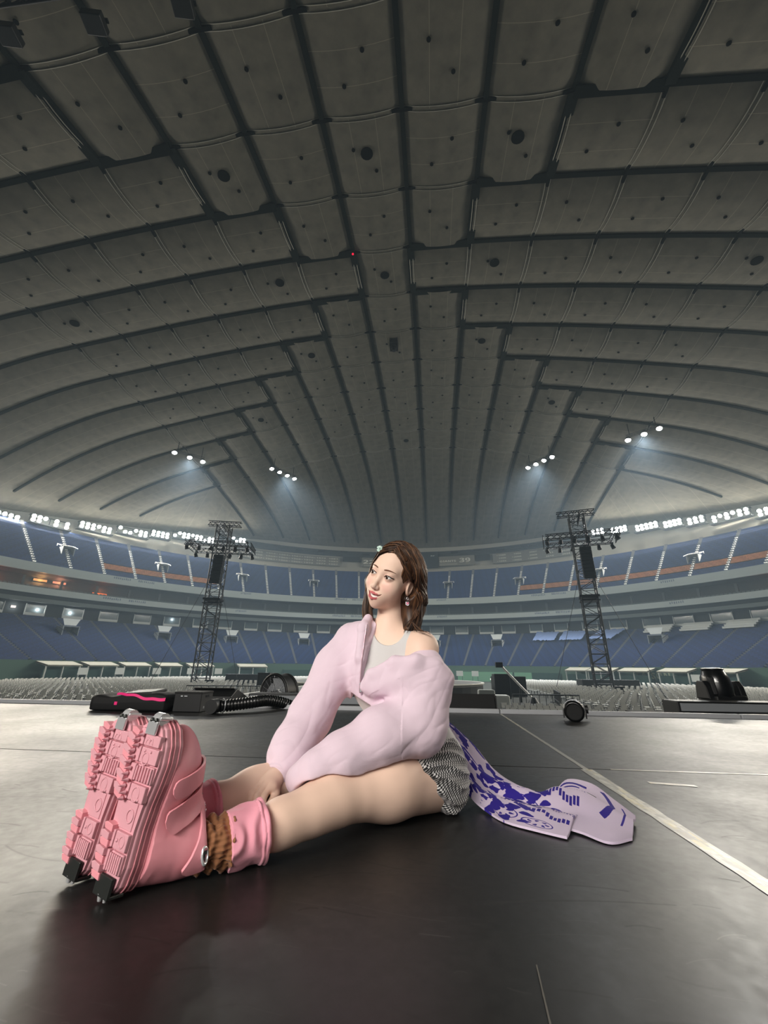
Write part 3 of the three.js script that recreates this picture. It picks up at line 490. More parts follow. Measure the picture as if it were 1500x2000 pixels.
// ---------------------------------------------------------------- lattice lighting towers
const towerMetal = std(0x26282b, 0.5, 0.4);
function tower(x, f, label, flip) {
  const H = 24.4, w = 1.0, g = thing('lighting_tower', label, 'tower', [x, FIELD, -f], flip * 0.25);
  for (const sx of [-1, 1]) for (const sz of [-1, 1]) part('leg', bar([sx * w, 0, sz * w], [sx * w, H, sz * w], 0.11), towerMetal, g);
  const lat = []; const n = 20; for (let k = 0; k < n; k++) { const y0 = k * H / n, y1 = (k + 1) * H / n, s = k % 2 ? 1 : -1; for (const t of [-1, 1]) { lat.push(bar([-w * s, y0, t * w], [w * s, y1, t * w], 0.05), bar([t * w, y0, -w * s], [t * w, y1, w * s], 0.05), bar([-w, y0, t * w], [w, y0, t * w], 0.05), bar([t * w, y0, -w], [t * w, y0, w], 0.05)); } }
  part('bracing', join(lat), towerMetal, g);
  part('collar', join([box(2.5, 0.3, 2.5, 0, 12.4, 0), box(2.5, 0.12, 2.5, 0, 11.8, 0)]), blackMetal, g);
  const truss = (a, b) => { const o = [], d = V(...b).sub(V(...a)), L = d.length(), nn = Math.round(L / 0.8); const sx = Math.abs(d.x) > Math.abs(d.z) ? [0, 0, 1] : [1, 0, 0]; const pt = (t, u, v) => [lerp(a[0], b[0], t) + sx[0] * v, lerp(a[1], b[1], t) + u, lerp(a[2], b[2], t) + sx[2] * v]; for (const u of [0, 0.7]) for (const v of [-0.35, 0.35]) o.push(bar(pt(0, u, v), pt(1, u, v), 0.07)); for (let k = 0; k < nn; k++) o.push(bar(pt(k / nn, 0, 0.35), pt((k + 1) / nn, 0.7, 0.35), 0.05), bar(pt(k / nn, 0.7, -0.35), pt((k + 1) / nn, 0, -0.35), 0.05)); return join(o); };
  part('top_truss', truss([-2.6, H, 0], [2.6, H, 0]), blackMetal, g);
  part('top_truss', truss([0, H - 0.8, -3], [0, H - 0.8, 2.4]), blackMetal, g);
  part('ring_truss', join([truss([-4.6, H - 4, 2.4], [4.6, H - 4, 2.4]), truss([-4.6, H - 4, -2.4], [4.6, H - 4, -2.4]), truss([-4.6, H - 4, -2.4], [-4.6, H - 4, 2.4]), truss([4.6, H - 4, -2.4], [4.6, H - 4, 2.4])]), blackMetal, g);
  for (let k = 0; k < 12; k++) { const h = part('spotlight', join([cyl(0.24, 0.3, 0.6, 0, -0.5, 0, 0.3, 0, 0.2, 10), box(0.5, 0.12, 0.2, 0, -0.08, 0)]), blackMetal, g); h.position.set(-4.5 + (k % 6) * 1.8, H - 4, k < 6 ? 2.4 : -2.4); h.rotation.y = k; }
  part('line_speaker', join(Array.from({ length: 9 }, (_, k) => rbox(1.5, 0.46, 1.1, 0.05, 0.35, H - 5.6 - k * 0.5, 1.7 + (k * k) * 0.006, k * 0.03))), darkPlastic, g);
  for (const s of [-1, 1]) part('guy_wire', bar([s, 15, 1], [s * 6, 0, 3], 0.035), towerMetal, g);
  part('base', join([box(4.6, 0.5, 4.6, 0, 0.25, 0), box(1, 0.9, 1, 1.6, 0.6, 1.6)]), blackMetal, g);
}
tower(-33.6, 60, 'left lattice tower carrying lamps and a black speaker column', 1);
tower(21.6, 60, 'right lattice tower carrying lamps and a black speaker column', -1);
// ---------------------------------------------------------------- main stage deck
const STAGE_TURN = 0.0135;
const scuff = noiseField(1024, 7, 4, 55), fine = noiseField(512, 4, 64, 56);
const scratches = (c, w, h, s, n, tone) => { seed = s; c.lineCap = 'round'; for (let k = 0; k < n; k++) { const x = rnd() * w, y = rnd() * h, a = (rnd() - 0.5) * 0.7, L = 8 + rnd() * 70 * (rnd() < 0.2 ? 2.2 : 0.7); c.strokeStyle = tone(rnd()); c.lineWidth = 0.6 + rnd() * 1.7; c.beginPath(); c.moveTo(x, y); c.quadraticCurveTo(x + L / 2, y + L * a + rnd() * 6, x + L, y + L * a); c.stroke(); } };
const deckMap = canvasTex(2048, 2048, (c, w, h) => {
  const im = c.createImageData(w, h); for (let i = 0; i < w * h; i++) { const x = i % w, y = (i / w) | 0, n = scuff[(y >> 1) * 1024 + (x >> 1)], f = fine[(y & 511) * 512 + (x & 511)], g = scuff[((y >> 3) & 1023) * 1024 + (x & 1023)], v = 30 + (n - 0.5) * 22 + (f - 0.5) * 10 + (g - 0.5) * 12; im.data[i * 4] = v * 1.02; im.data[i * 4 + 1] = v; im.data[i * 4 + 2] = v * 0.97; im.data[i * 4 + 3] = 255; } c.putImageData(im, 0, 0);
  scratches(c, w, h, 61, 420, (t) => `rgba(150,146,138,${0.06 + t * 0.16})`); scratches(c, w, h, 62, 160, (t) => `rgba(10,10,10,${0.1 + t * 0.25})`);
}, true, [1 / 2.4, 1 / 2.4]);
const deckRough = canvasTex(1024, 1024, (c, w, h) => {
  const im = c.createImageData(w, h); for (let i = 0; i < w * h; i++) { const v = 112 + (scuff[i] - 0.5) * 70 + (fine[((i / w) & 511) * 512 + (i & 511)] - 0.5) * 26; im.data[i * 4] = im.data[i * 4 + 1] = im.data[i * 4 + 2] = v; im.data[i * 4 + 3] = 255; } c.putImageData(im, 0, 0);
  scratches(c, w, h, 63, 260, (t) => `rgba(190,190,190,${0.1 + t * 0.3})`);
}, false, [1 / 2.4, 1 / 2.4]);
const deckMat = phys(0xffffff, 0.95, { map: deckMap, roughnessMap: deckRough, specularIntensity: 1, ior: 1.37 });
const stage = struct('floor', null, null, 'dark satin stage floor of large boards with worn tape along one joint', 'floor');
stage.rotation.y = STAGE_TURN;
const uvTop = (g) => { const p = g.attributes.position, uv = []; for (let i = 0; i < p.count; i++) uv.push(p.getX(i) + 0.3, p.getZ(i)); g.setAttribute('uv', new THREE.Float32BufferAttribute(uv, 2)); return g; };
const zs = [4.6, 2.215, -0.2, -2.6, -5.0, -7.4], xs = [-19.2, -9.1, 0.69, 10.4, 20];
for (let j = 0; j < zs.length - 1; j++) for (let i = 0; i < xs.length - 1; i++) {
  const w = xs[i + 1] - xs[i] - 0.006, d = zs[j] - zs[j + 1] - 0.006, g = new RoundedBoxGeometry(w, 0.03, d, 1, 0.004).translate((xs[i] + xs[i + 1]) / 2, -0.015, -(zs[j] + zs[j + 1]) / 2);
  part('deck_board', uvTop(g), deckMat, stage);
}
const railAlu = std(0xb4b6ba, 0.4, 0.1), alu = std(0xb9bbbf, 0.35, 0.75), tapeMat = new THREE.MeshPhysicalMaterial({ roughness: 0.35, side: THREE.DoubleSide, map: canvasTex(128, 1024, (c, w, h) => {
  c.fillStyle = '#8d897e'; c.fillRect(0, 0, w, h); seed = 71; for (let k = 0; k < 260; k++) { c.fillStyle = ['rgba(200,197,186,.45)', 'rgba(120,116,104,.35)', 'rgba(190,172,105,.35)', 'rgba(160,158,150,.5)'][(rnd() * 4) | 0]; c.fillRect(rnd() * w, rnd() * h, 8 + rnd() * 46, 6 + rnd() * 60); } }) });
part('underframe', join([box(40, 2.4, 0.1, 0, -1.3, -4.45), box(39.2, 0.06, 12, 0.4, -0.07, 1.4)]), std(0x141517, 0.9), stage);
for (const [x0, x1] of [[-19, -9.1], [-9.1, -3.26], [-3.25, 0.69], [0.7, 2.92], [2.93, 10], [10.02, 20]]) part('edge_rail', rbox(x1 - x0, 0.075, 0.05, 0.008, (x0 + x1) / 2, 0.0, -4.63), railAlu, stage);
for (const [x0, x1] of [[-3.05, 0.86], [2.42, 4.7]]) part('lower_ledge', box(x1 - x0, 0.06, 1.25, (x0 + x1) / 2, -0.08, -5.28), std(0x17181a, 0.8), stage);
// worn tape over the long joint, widening patches towards the camera, and thin tape over the cross joint
const strip = (x0, x1, z0, z1, w0, w1) => sheet(1, 40, (u, v) => { seed = 80 + Math.round(v * 40); const w = lerp(w0, w1, v) * (0.9 + rnd() * 0.2); return [lerp(x0, x1, v) + (u - 0.5) * w, 0.0012, -lerp(z0, z1, v)]; }, (u, v) => [u, v * 2]);
part('floor_tape', strip(0.69, 0.69, 2.2, -0.3, 0.05, 0.052), tapeMat, stage);
part('floor_tape', strip(0.69, 0.69, 4.56, 2.2, 0.02, 0.022), tapeMat, stage);
part('floor_tape', sheet(30, 1, (u, v) => { seed = 140 + Math.round(u * 30); return [lerp(0.8, 4.6, u), 0.0012, -2.215 + (v - 0.5) * (0.012 + rnd() * 0.01)]; }, (u, v) => [v, u * 2]), tapeMat, stage);
part('floor_tape', sheet(4, 1, (u, v) => [lerp(0.86, 1.02, u), 0.0012, -2.0 - u * -0.03 + (v - 0.5) * 0.03], (u, v) => [v, u * 0.2]), tapeMat, stage);
part('floor_scratch', strip(0.15, 0.125, 0.84, 0.55, 0.002, 0.004), std(0x55524c, 0.7), stage);
// drape behind the stage, out of the picture, closing it off
struct('wall_back', (() => { const o = [], n = 160; return sheet(n, 1, (u, v) => [lerp(-40, 40, u), lerp(13, FIELD, v), 7.6 + Math.sin(u * n * 0.9) * 0.15]); })(), std(0x0c0c0e, 0.95), 'black drape behind the stage', 'drape');

// ---------------------------------------------------------------- things along the far edge of the stage
const rubber = std(0x0d0e10, 0.5), softBlack = std(0x09090a, 0.75), gloss = phys(0x08090a, 0.28), pinkTape = std(0xff2f86, 0.5), whitePrint = std(0xb9bcc0, 0.6), greyPanel = std(0x82868a, 0.55);
{ // long bag with a bright pink strap
  const g = thing('equipment_bag', 'long black equipment bag with a bright pink strap on top', 'bag', [-2.93, 0, -4.14]);
  const top = (u, v) => 0.148 + 0.012 * Math.sin(u * 17) * Math.sin(v * 3) - 0.02 * Math.sin(u * 5 + 1) * v;
  const body = sheet(30, 16, (u, v) => { const a = v * Math.PI * 2, c = Math.cos(a), s = Math.sin(a), sx = lerp(-0.415, 0.41, u), k = Math.pow(Math.sin(Math.min(1, Math.max(0.0, Math.min(u, 1 - u) * 30)) * Math.PI / 2), 0.4); const sq = (t) => Math.sign(t) * Math.pow(Math.abs(t), 0.35); const h = top(u, (c + 1) / 2); return [sx, (h / 2) + sq(s) * h / 2 * (0.2 + 0.8 * k), sq(c) * 0.165 * (0.3 + 0.7 * k)]; });
  part('body', body, softBlack, g);
  part('strap', sheet(40, 1, (u, v) => { const x = lerp(-0.14, 0.385, u), y = lerp(0.15, 0.112, smooth(0.25, 0.72, u)) + 0.004 * Math.sin(u * 19), z = lerp(0.15, 0.176, smooth(0, 0.3, u)); return [x, y + (v - 0.5) * (0.02 + 0.008 * u), z + v * -0.004]; }), pinkTape, g);
  part('label_patch', box(0.03, 0.028, 0.004, -0.12, 0.07, 0.167), pinkTape, g); part('buckle', rbox(0.022, 0.02, 0.02, 0.004, 0.3, 0.135, 0.12), alu, g);
  part('flap', rbox(0.3, 0.03, 0.3, 0.012, 0.02, 0.158, -0.03, 0.06, 0.1, 0.05), rubber, g);
}
{ const g = thing('handled_case', 'square black case with a handle hole beside the bag', 'case', [-2.33, 0, -4.16], 0.05);
  part('body', rbox(0.27, 0.165, 0.24, 0.008, -0.04, 0.083, 0), rubber, g); part('lid', rbox(0.276, 0.02, 0.246, 0.006, -0.04, 0.168, 0), softBlack, g);
  part('handle_hole', box(0.004, 0.02, 0.07, 0.096, 0.135, 0), gloss, g); part('print', join([box(0.03, 0.008, 0.003, -0.06, 0.14, 0.122), box(0.02, 0.01, 0.003, -0.1, 0.14, 0.122)]), whitePrint, g); part('sticker', box(0.003, 0.02, 0.03, 0.097, 0.04, 0.05), greyPanel, g); }
{ const g = thing('floor_monitor', 'black wedge stage monitor behind the handled case', 'monitor', [-2.55, -0.05, -5.0], 0.12);
  const s = new THREE.Shape([[-0.3, 0], [0.3, 0], [0.3, 0.14], [0.12, 0.21], [-0.3, 0.1]].map((p) => new THREE.Vector2(...p))); part('cabinet', new THREE.ExtrudeGeometry(s, { depth: 0.5, bevelEnabled: true, bevelSize: 0.008, bevelThickness: 0.008, bevelSegments: 2 }).rotateY(-Math.PI / 2).translate(0.25, 0, 0), rubber, g); part('grille', rbox(0.46, 0.01, 0.34, 0.004, 0, 0.19, 0.0, -0.2), softBlack, g); }
{ // corrugated duct
  const g = thing('flexible_duct', 'black corrugated ventilation duct bending over the stage edge', 'duct', [0, 0, 0]);
  const path = new THREE.CatmullRomCurve3([V(-2.02, 0.062, -4.02), V(-1.92, 0.068, -4.12), V(-1.8, 0.082, -4.26), V(-1.72, 0.088, -4.42), V(-1.62, 0.06, -4.58), V(-1.52, 0.0, -4.74), V(-1.5, -0.03, -4.9)]);
  const N = 220, fr = path.computeFrenetFrames(N), p = [], k = [], M = 14;
  for (let i = 0; i <= N; i++) { const c = path.getPointAt(i / N), r = 0.05 + 0.0065 * Math.sin(i / N * Math.PI * 2 * 34); for (let j = 0; j < M; j++) { const a = j / M * Math.PI * 2; p.push(c.x + r * (Math.cos(a) * fr.normals[i].x + Math.sin(a) * fr.binormals[i].x), c.y + r * (Math.cos(a) * fr.normals[i].y + Math.sin(a) * fr.binormals[i].y), c.z + r * (Math.cos(a) * fr.normals[i].z + Math.sin(a) * fr.binormals[i].z)); } if (i) for (let j = 0; j < M; j++) { const a = (i - 1) * M + j, b = (i - 1) * M + (j + 1) % M, c2 = i * M + j, d = i * M + (j + 1) % M; k.push(a, b, d, a, d, c2); } }
  part('hose', geo(p, k), gloss, g); part('collar', cyl(0.062, 0.062, 0.12, -2.06, 0.063, -3.985, Math.PI / 2, 0.8, 0, 20).rotateY(0), rubber, g); part('clamp', new THREE.TorusGeometry(0.06, 0.004, 6, 20).rotateY(-0.8).translate(-2.0, 0.064, -4.045), alu, g);
}
{ const g = thing('drum_fan', 'black drum fan with a round wire grille behind the duct', 'fan', [-2.1, -0.05, -5.6], -0.45);
  part('drum', join([cyl(0.235, 0.235, 0.2, 0, 0.13, -0.1, Math.PI / 2, 0, 0, 32, true), new THREE.TorusGeometry(0.235, 0.02, 8, 32).translate(0, 0.13, 0), new THREE.TorusGeometry(0.235, 0.014, 8, 32).translate(0, 0.13, -0.2)]), rubber, g);
  for (let k = 0; k < 5; k++) part('blade', sheet(4, 6, (u, v) => { const a = k * Math.PI * 2 / 5 + u * 0.85, r = 0.05 + v * 0.165; return [r * Math.cos(a), 0.13 + r * Math.sin(a), -0.12 + u * 0.06]; }), greyPanel, g);
  const w = []; for (let k = 0; k < 11; k++) w.push(new THREE.TorusGeometry(0.03 + k * 0.02, 0.0016, 4, 36).translate(0, 0.13, 0.03 - k * 0.002)); for (let k = 0; k < 16; k++) { const a = k * Math.PI / 8; w.push(bar([0.03 * Math.cos(a), 0.13 + 0.03 * Math.sin(a), 0.032], [0.235 * Math.cos(a + 0.4), 0.13 + 0.235 * Math.sin(a + 0.4), 0.008], 0.0022, 4)); } part('wire_grille', join(w), alu, g); part('hub', cyl(0.04, 0.04, 0.08, 0, 0.13, -0.02, Math.PI / 2), gloss, g);
  part('stand', join([box(0.4, 0.03, 0.05, 0, -0.02, -0.02), box(0.4, 0.03, 0.05, 0, -0.02, -0.18), box(0.03, 0.2, 0.05, -0.24, 0.06, -0.1), box(0.03, 0.2, 0.05, 0.24, 0.06, -0.1)]), blackMetal, g); }
function batten(x0, x1, Z, label, leftCap) { const w = x1 - x0, g = thing('led_batten', label, 'light batten', [(x0 + x1) / 2, -0.05, -Z], 0.03);
  part('housing', rbox(w, 0.17, 0.3, 0.01, 0, 0.085, -0.16), rubber, g); part('face', at(rbox(w - 0.05, 0.075, 0.02, 0.004), 0, 0.115, -0.005), greyPanel, g); part('foot', box(w * 0.98, 0.05, 0.26, 0, 0.03, -0.14), softBlack, g); }
batten(-2.15, -0.2, 4.95, 'low black batten with a grey face behind the seated person'); batten(2.5, 4.3, 5.02, 'low black batten with a grey face at the right stage edge');
{ const g = thing('monitor_screen', 'flat black monitor panel tilted at the stage edge right of the person', 'monitor', [0.34, -0.05, -4.98], 0.03); part('panel', rbox(0.62, 0.2, 0.03, 0.006, 0, 0.105, 0, -0.25), softBlack, g); part('stand', box(0.5, 0.05, 0.16, 0, 0.025, -0.08), rubber, g); for (const s of [-1, 1]) part('side_hood', box(0.012, 0.19, 0.1, s * 0.3, 0.1, 0.02), rubber, g); }
{ // small spotlight lying on the deck
  const g = thing('small_spotlight', 'small black cylindrical spotlight lying at the stage edge', 'spotlight', [1.215, 0.088, -4.16], -0.32); const t = new THREE.Group();
  part('barrel', at(new THREE.LatheGeometry([[0.066, 0.13], [0.082, 0.128], [0.086, 0.1], [0.083, 0.09], [0.086, 0.08], [0.083, 0.07], [0.085, 0.05], [0.08, -0.02], [0.066, -0.08], [0.03, -0.1], [0, -0.1]].map((p) => new THREE.Vector2(...p)), 28), 0, 0, 0, Math.PI / 2 + 0.06), gloss, g);
  part('lens', at(new THREE.CircleGeometry(0.078, 24), 0, -0.006, 0.1, 0.06), softBlack, g); part('trim_ring', at(new THREE.TorusGeometry(0.085, 0.005, 8, 28), 0, -0.004, 0.075, 0.06), alu, g); part('rear_knob', cyl(0.03, 0.036, 0.05, 0.085, 0.0, -0.07, 0, 0, Math.PI / 2), rubber, g); for (const s of [-1, 1]) part('yoke_arm', box(0.012, 0.06, 0.03, s * 0.09, -0.04, 0.0), rubber, g);
}
{ // moving head
  const g = thing('moving_head_light', 'large black moving head stage light on the right edge', 'stage light', [3.27, 0.07, -5.55], 0.15);
  part('base', rbox(0.36, 0.1, 0.3, 0.02, 0, 0.04, 0), rubber, g);
  for (const s of [-1, 1]) part('yoke_arm', at(new THREE.ExtrudeGeometry(new THREE.Shape([[-0.09, 0], [0.09, 0], [0.07, 0.12], [0.04, 0.17], [-0.04, 0.17], [-0.07, 0.12]].map((p) => new THREE.Vector2(...p))), { depth: 0.05, bevelEnabled: true, bevelSize: 0.01, bevelThickness: 0.01, bevelSegments: 2 }), s * 0.19 - 0.025, 0.06, 0, 0, Math.PI / 2), rubber, g);
  part('head', at(new THREE.LatheGeometry([[0, 0.02], [0.1, 0.02], [0.15, 0.06], [0.155, 0.16], [0.14, 0.27], [0.125, 0.3], [0.11, 0.34], [0.08, 0.372], [0, 0.375]].map((p) => new THREE.Vector2(...p)), 28), -0.02, 0.01, 0, 0, 0, 0.05), phys(0x0b0d0f, 0.3, { clearcoat: 0.5 }), g);
  part('side_panel', rbox(0.05, 0.19, 0.12, 0.012, -0.135, 0.19, 0.06, 0, -0.4, 0.06), rubber, g); part('vent_plate', rbox(0.012, 0.11, 0.06, 0.004, -0.16, 0.19, 0.08, 0, -0.4, 0.06), greyPanel, g); part('lens_rim', at(new THREE.TorusGeometry(0.1, 0.012, 8, 28), -0.038, 0.365, 0, Math.PI / 2, 0, 0.05), gloss, g);
}

// ---------------------------------------------------------------- knitted scarf lying on the deck
const scarfTex = canvasTex(1024, 512, (c, w, h) => {
  c.fillStyle = '#e0cfe6'; c.fillRect(0, 0, w, h); const P = '#2c1b8e'; seed = 33;
  const blob = (x, y, rx, ry, a) => { c.save(); c.translate(x, y); c.rotate(a); c.beginPath(); for (let k = 0; k <= 14; k++) { const t = k / 14 * Math.PI * 2, q = 0.85 + 0.3 * Math.sin(3 * t + x) * 0.5; c.lineTo(rx * q * Math.cos(t), ry * q * Math.sin(t)); } c.fill(); c.restore(); };
  c.fillStyle = P; c.fillRect(0, 0, 250, 70); c.fillRect(0, 200, 420, 90); c.fillRect(0, 440, 330, 72); for (let k = 0; k < 90; k++) blob(20 + rnd() * 620, 40 + rnd() * 440, 16 + rnd() * 34, 12 + rnd() * 20, rnd() * 3); c.fillRect(0, 90, 200, 60); c.fillRect(0, 330, 260, 60);
  c.fillStyle = '#e0cfe6'; for (let k = 0; k < 26; k++) blob(rnd() * 420, rnd() * 512, 12 + rnd() * 26, 8 + rnd() * 14, rnd() * 3);
  c.strokeStyle = P; c.lineWidth = 5; for (const [x, y, r] of [[520, 420, 66], [660, 440, 56]]) { c.beginPath(); c.ellipse(x, y, r, r * 0.75, 0, 0, 7); c.stroke(); c.fillStyle = P; for (let k = 0; k < 7; k++) blob(x + r * 0.62 * Math.cos(k * 0.9), y + r * 0.45 * Math.sin(k * 0.9), r * 0.2, r * 0.14, k); }
  c.fillStyle = P; for (let k = 0; k < 18; k++) { c.fillRect(470 + k * 17, 240 + Math.sin(k) * 16 + k * 4, 12, 34 + rnd() * 30); c.fillRect(480 + k * 18, 150 + rnd() * 30, 14, 10 + rnd() * 22); }
  c.fillRect(560, 60, 220, 20); c.fillRect(640, 100, 110, 16); c.lineWidth = 26; c.beginPath(); c.moveTo(850, 30); c.quadraticCurveTo(960, 160, 870, 330); c.stroke(); c.lineWidth = 12; c.beginPath(); c.moveTo(950, 60); c.quadraticCurveTo(1000, 180, 960, 330); c.stroke();
  c.fillStyle = '#1e1228'; c.fillRect(800, 196, 40, 20); c.fillStyle = '#f2e6f2'; c.fillRect(800, 222, 40, 6); c.fillStyle = P; c.font = 'bold 30px sans-serif'; for (let k = 0; k < 9; k++) c.fillRect(690 + k * 12, 200 + (k % 3) * 4, 6, 18);
});
const knit = dataTex(128, (x, y) => { const v = 128 + 60 * Math.sin(x * Math.PI / 4) * Math.cos(y * Math.PI / 4); return [v, v, v]; }, false, [40, 20]);
const scarfMat = std(0xffffff, 0.95, 0, { map: scarfTex, bumpMap: knit, bumpScale: 0.0012 });
function curveAt(list) { const c = new THREE.CatmullRomCurve3(list.map((p) => V(p[0], p[1], -p[2])), false, 'centripetal'); return (t) => c.getPoint(t); }
{ const g = thing('knitted_scarf', 'lilac and purple patterned knitted scarf trailing from the waist onto the floor', 'scarf');
  const slab = (upper, lower, folds, amp, u0, u1, name) => { const A = curveAt(upper), B = curveAt(lower), T = 0.006;
    const f = (u, v, top) => { const a = A(u), b = B(u), p = a.lerp(b, v); const fold = 0.012 * noise3(p.x * 22, 0.5, p.z * 22) * smooth(0, 0.15, v) * smooth(1, 0.85, v) + amp * (0.5 + 0.5 * Math.sin(v * Math.PI * folds + u * 4)) * Math.sin(Math.PI * Math.min(1, v * 1.02)) * (0.35 + 0.65 * Math.sin(Math.PI * clamp(u * 1.1, 0, 1))); return [p.x, Math.max(p.y + fold + (top ? T : 0), top ? T + 0.002 : 0.0015), p.z]; };
    const uvf = (u, v) => [lerp(u0, u1, u), 1 - v];
    const top = sheet(60, 24, (u, v) => f(u, v, true), uvf), bot = sheet(60, 24, (u, v) => f(u, v, false), uvf), e1 = sheet(60, 1, (u, v) => f(u, 1, v > 0.5), (u, v) => [lerp(u0, u1, u), 0.02]), e2 = sheet(60, 1, (u, v) => f(u, 0, v > 0.5), (u, v) => [lerp(u0, u1, u), 0.98]), e3 = sheet(1, 24, (u, v) => f(1, v, u > 0.5), (u, v) => [u1, 1 - v]), e4 = sheet(1, 24, (u, v) => f(0, v, u > 0.5), (u, v) => [u0, 1 - v]);
    part(name, join([top, bot, e1, e2, e3, e4]), scarfMat, g); };
  slab([[0.03, 0.24, 1.7], [0.075, 0.2, 1.76], [0.14, 0.14, 1.8], [0.21, 0.06, 1.8], [0.29, 0.02, 1.75], [0.38, 0.018, 1.69], [0.455, 0.05, 1.75], [0.525, 0.045, 1.73], [0.565, 0.02, 1.64], [0.575, 0.012, 1.52]],
    [[0.02, 0.2, 1.67], [0.04, 0.16, 1.66], [0.08, 0.09, 1.65], [0.13, 0.03, 1.62], [0.2, 0.01, 1.58], [0.27, 0.008, 1.5], [0.33, 0.006, 1.43], [0.38, 0.004, 1.39], [0.43, 0.002, 1.335], [0.5, 0.002, 1.37]], 3, 0.042, 0, 1, 'outer_layer');
  slab([[0.022, 0.235, 1.69], [0.06, 0.18, 1.7], [0.1, 0.12, 1.7], [0.15, 0.06, 1.68], [0.21, 0.03, 1.66], [0.28, 0.026, 1.62], [0.36, 0.024, 1.58], [0.41, 0.02, 1.5]],
    [[0.012, 0.19, 1.655], [0.03, 0.15, 1.64], [0.06, 0.085, 1.62], [0.105, 0.025, 1.58], [0.15, 0.004, 1.52], [0.19, 0.003, 1.445], [0.265, 0.003, 1.39], [0.33, 0.003, 1.35]], 2.4, 0.03, 0.0, 0.76, 'inner_layer');
}
// ---------------------------------------------------------------- implicit surfaces
// naive surface nets over f(x, y, z); blocks far from the surface are skipped
function surf(f, lo, hi, cell) {
  const n = [0, 1, 2].map((k) => Math.ceil((hi[k] - lo[k]) / cell / 4) * 4 + 1), [nx, ny, nz] = n, val = new Float32Array(nx * ny * nz).fill(1), id = (i, j, k) => i + nx * (j + ny * k);
  const B = 4, reach = cell * B * 1.9;
  for (let k = 0; k < nz; k += B) for (let j = 0; j < ny; j += B) for (let i = 0; i < nx; i += B) {
    const c = f(lo[0] + (i + 2) * cell, lo[1] + (j + 2) * cell, lo[2] + (k + 2) * cell), far = Math.abs(c) > reach;
    for (let c2 = k; c2 < Math.min(k + B, nz); c2++) for (let b = j; b < Math.min(j + B, ny); b++) for (let a = i; a < Math.min(i + B, nx); a++)
      val[id(a, b, c2)] = a === 0 || b === 0 || c2 === 0 || a === nx - 1 || b === ny - 1 || c2 === nz - 1 ? Math.max(cell, Math.abs(c)) : far ? c : f(lo[0] + a * cell, lo[1] + b * cell, lo[2] + c2 * cell);
  }
  const vid = new Int32Array(nx * ny * nz).fill(-1), pos = [], idx = [];
  for (let k = 0; k < nz - 1; k++) for (let j = 0; j < ny - 1; j++) for (let i = 0; i < nx - 1; i++) {
    let mask = 0, sx = 0, sy = 0, sz = 0, cnt = 0; const v = [];
    for (let c = 0; c < 8; c++) { v[c] = val[id(i + (c & 1), j + ((c >> 1) & 1), k + (c >> 2))]; if (v[c] < 0) mask |= 1 << c; }
    if (mask === 0 || mask === 255) continue;
    for (let e = 0; e < 12; e++) {
      const ax = e >> 2, q = e & 3, c0 = ax === 0 ? q << 1 : ax === 1 ? (q & 1) | ((q >> 1) << 2) : q, c1 = c0 | (1 << ax);
      if ((v[c0] < 0) === (v[c1] < 0)) continue; const t = v[c0] / (v[c0] - v[c1]);
      sx += (c0 & 1) + (ax === 0 ? t : 0); sy += ((c0 >> 1) & 1) + (ax === 1 ? t : 0); sz += (c0 >> 2) + (ax === 2 ? t : 0); cnt++;
    }
    vid[id(i, j, k)] = pos.length / 3; pos.push(lo[0] + (i + sx / cnt) * cell, lo[1] + (j + sy / cnt) * cell, lo[2] + (k + sz / cnt) * cell);
  }
  const quad = (a, b, c, d, flip) => { if (a < 0 || b < 0 || c < 0 || d < 0) return; flip ? idx.push(a, c, b, a, d, c) : idx.push(a, b, c, a, c, d); };
  for (let k = 1; k < nz - 1; k++) for (let j = 1; j < ny - 1; j++) for (let i = 1; i < nx - 1; i++) {
    const s = val[id(i, j, k)] < 0;
    if (s !== val[id(i + 1, j, k)] < 0) quad(vid[id(i, j - 1, k - 1)], vid[id(i, j, k - 1)], vid[id(i, j, k)], vid[id(i, j - 1, k)], !s);
    if (s !== val[id(i, j + 1, k)] < 0) quad(vid[id(i - 1, j, k - 1)], vid[id(i - 1, j, k)], vid[id(i, j, k)], vid[id(i, j, k - 1)], !s);
    if (s !== val[id(i, j, k + 1)] < 0) quad(vid[id(i - 1, j - 1, k)], vid[id(i, j - 1, k)], vid[id(i, j, k)], vid[id(i - 1, j, k)], !s);
  }
  const g = new THREE.BufferGeometry(); g.setAttribute('position', new THREE.Float32BufferAttribute(pos, 3)); g.setIndex(idx);
  const nor = new Float32Array(pos.length), h = cell * 0.6;
  for (let p = 0; p < pos.length; p += 3) { const x = pos[p], y = pos[p + 1], z = pos[p + 2]; let a = f(x + h, y, z) - f(x - h, y, z), b = f(x, y + h, z) - f(x, y - h, z), c = f(x, y, z + h) - f(x, y, z - h); const L = Math.hypot(a, b, c) || 1; nor[p] = a / L; nor[p + 1] = b / L; nor[p + 2] = c / L; }
  g.setAttribute('normal', new THREE.Float32BufferAttribute(nor, 3)); return g;
}
const smin = (a, b, k) => { const h = Math.max(k - Math.abs(a - b), 0) / k; return Math.min(a, b) - h * h * k * 0.25; };
const smax = (a, b, k) => -smin(-a, -b, k);
const J = (X, y, Z) => [X, y, -Z];
function cone(a, b, ra, rb) { const dx = b[0] - a[0], dy = b[1] - a[1], dz = b[2] - a[2], L = dx * dx + dy * dy + dz * dz; return (x, y, z) => { const t = clamp(((x - a[0]) * dx + (y - a[1]) * dy + (z - a[2]) * dz) / L, 0, 1); return Math.hypot(x - a[0] - dx * t, y - a[1] - dy * t, z - a[2] - dz * t) - lerp(ra, rb, t); }; }
const ball = (c, r) => (x, y, z) => Math.hypot(x - c[0], y - c[1], z - c[2]) - r;
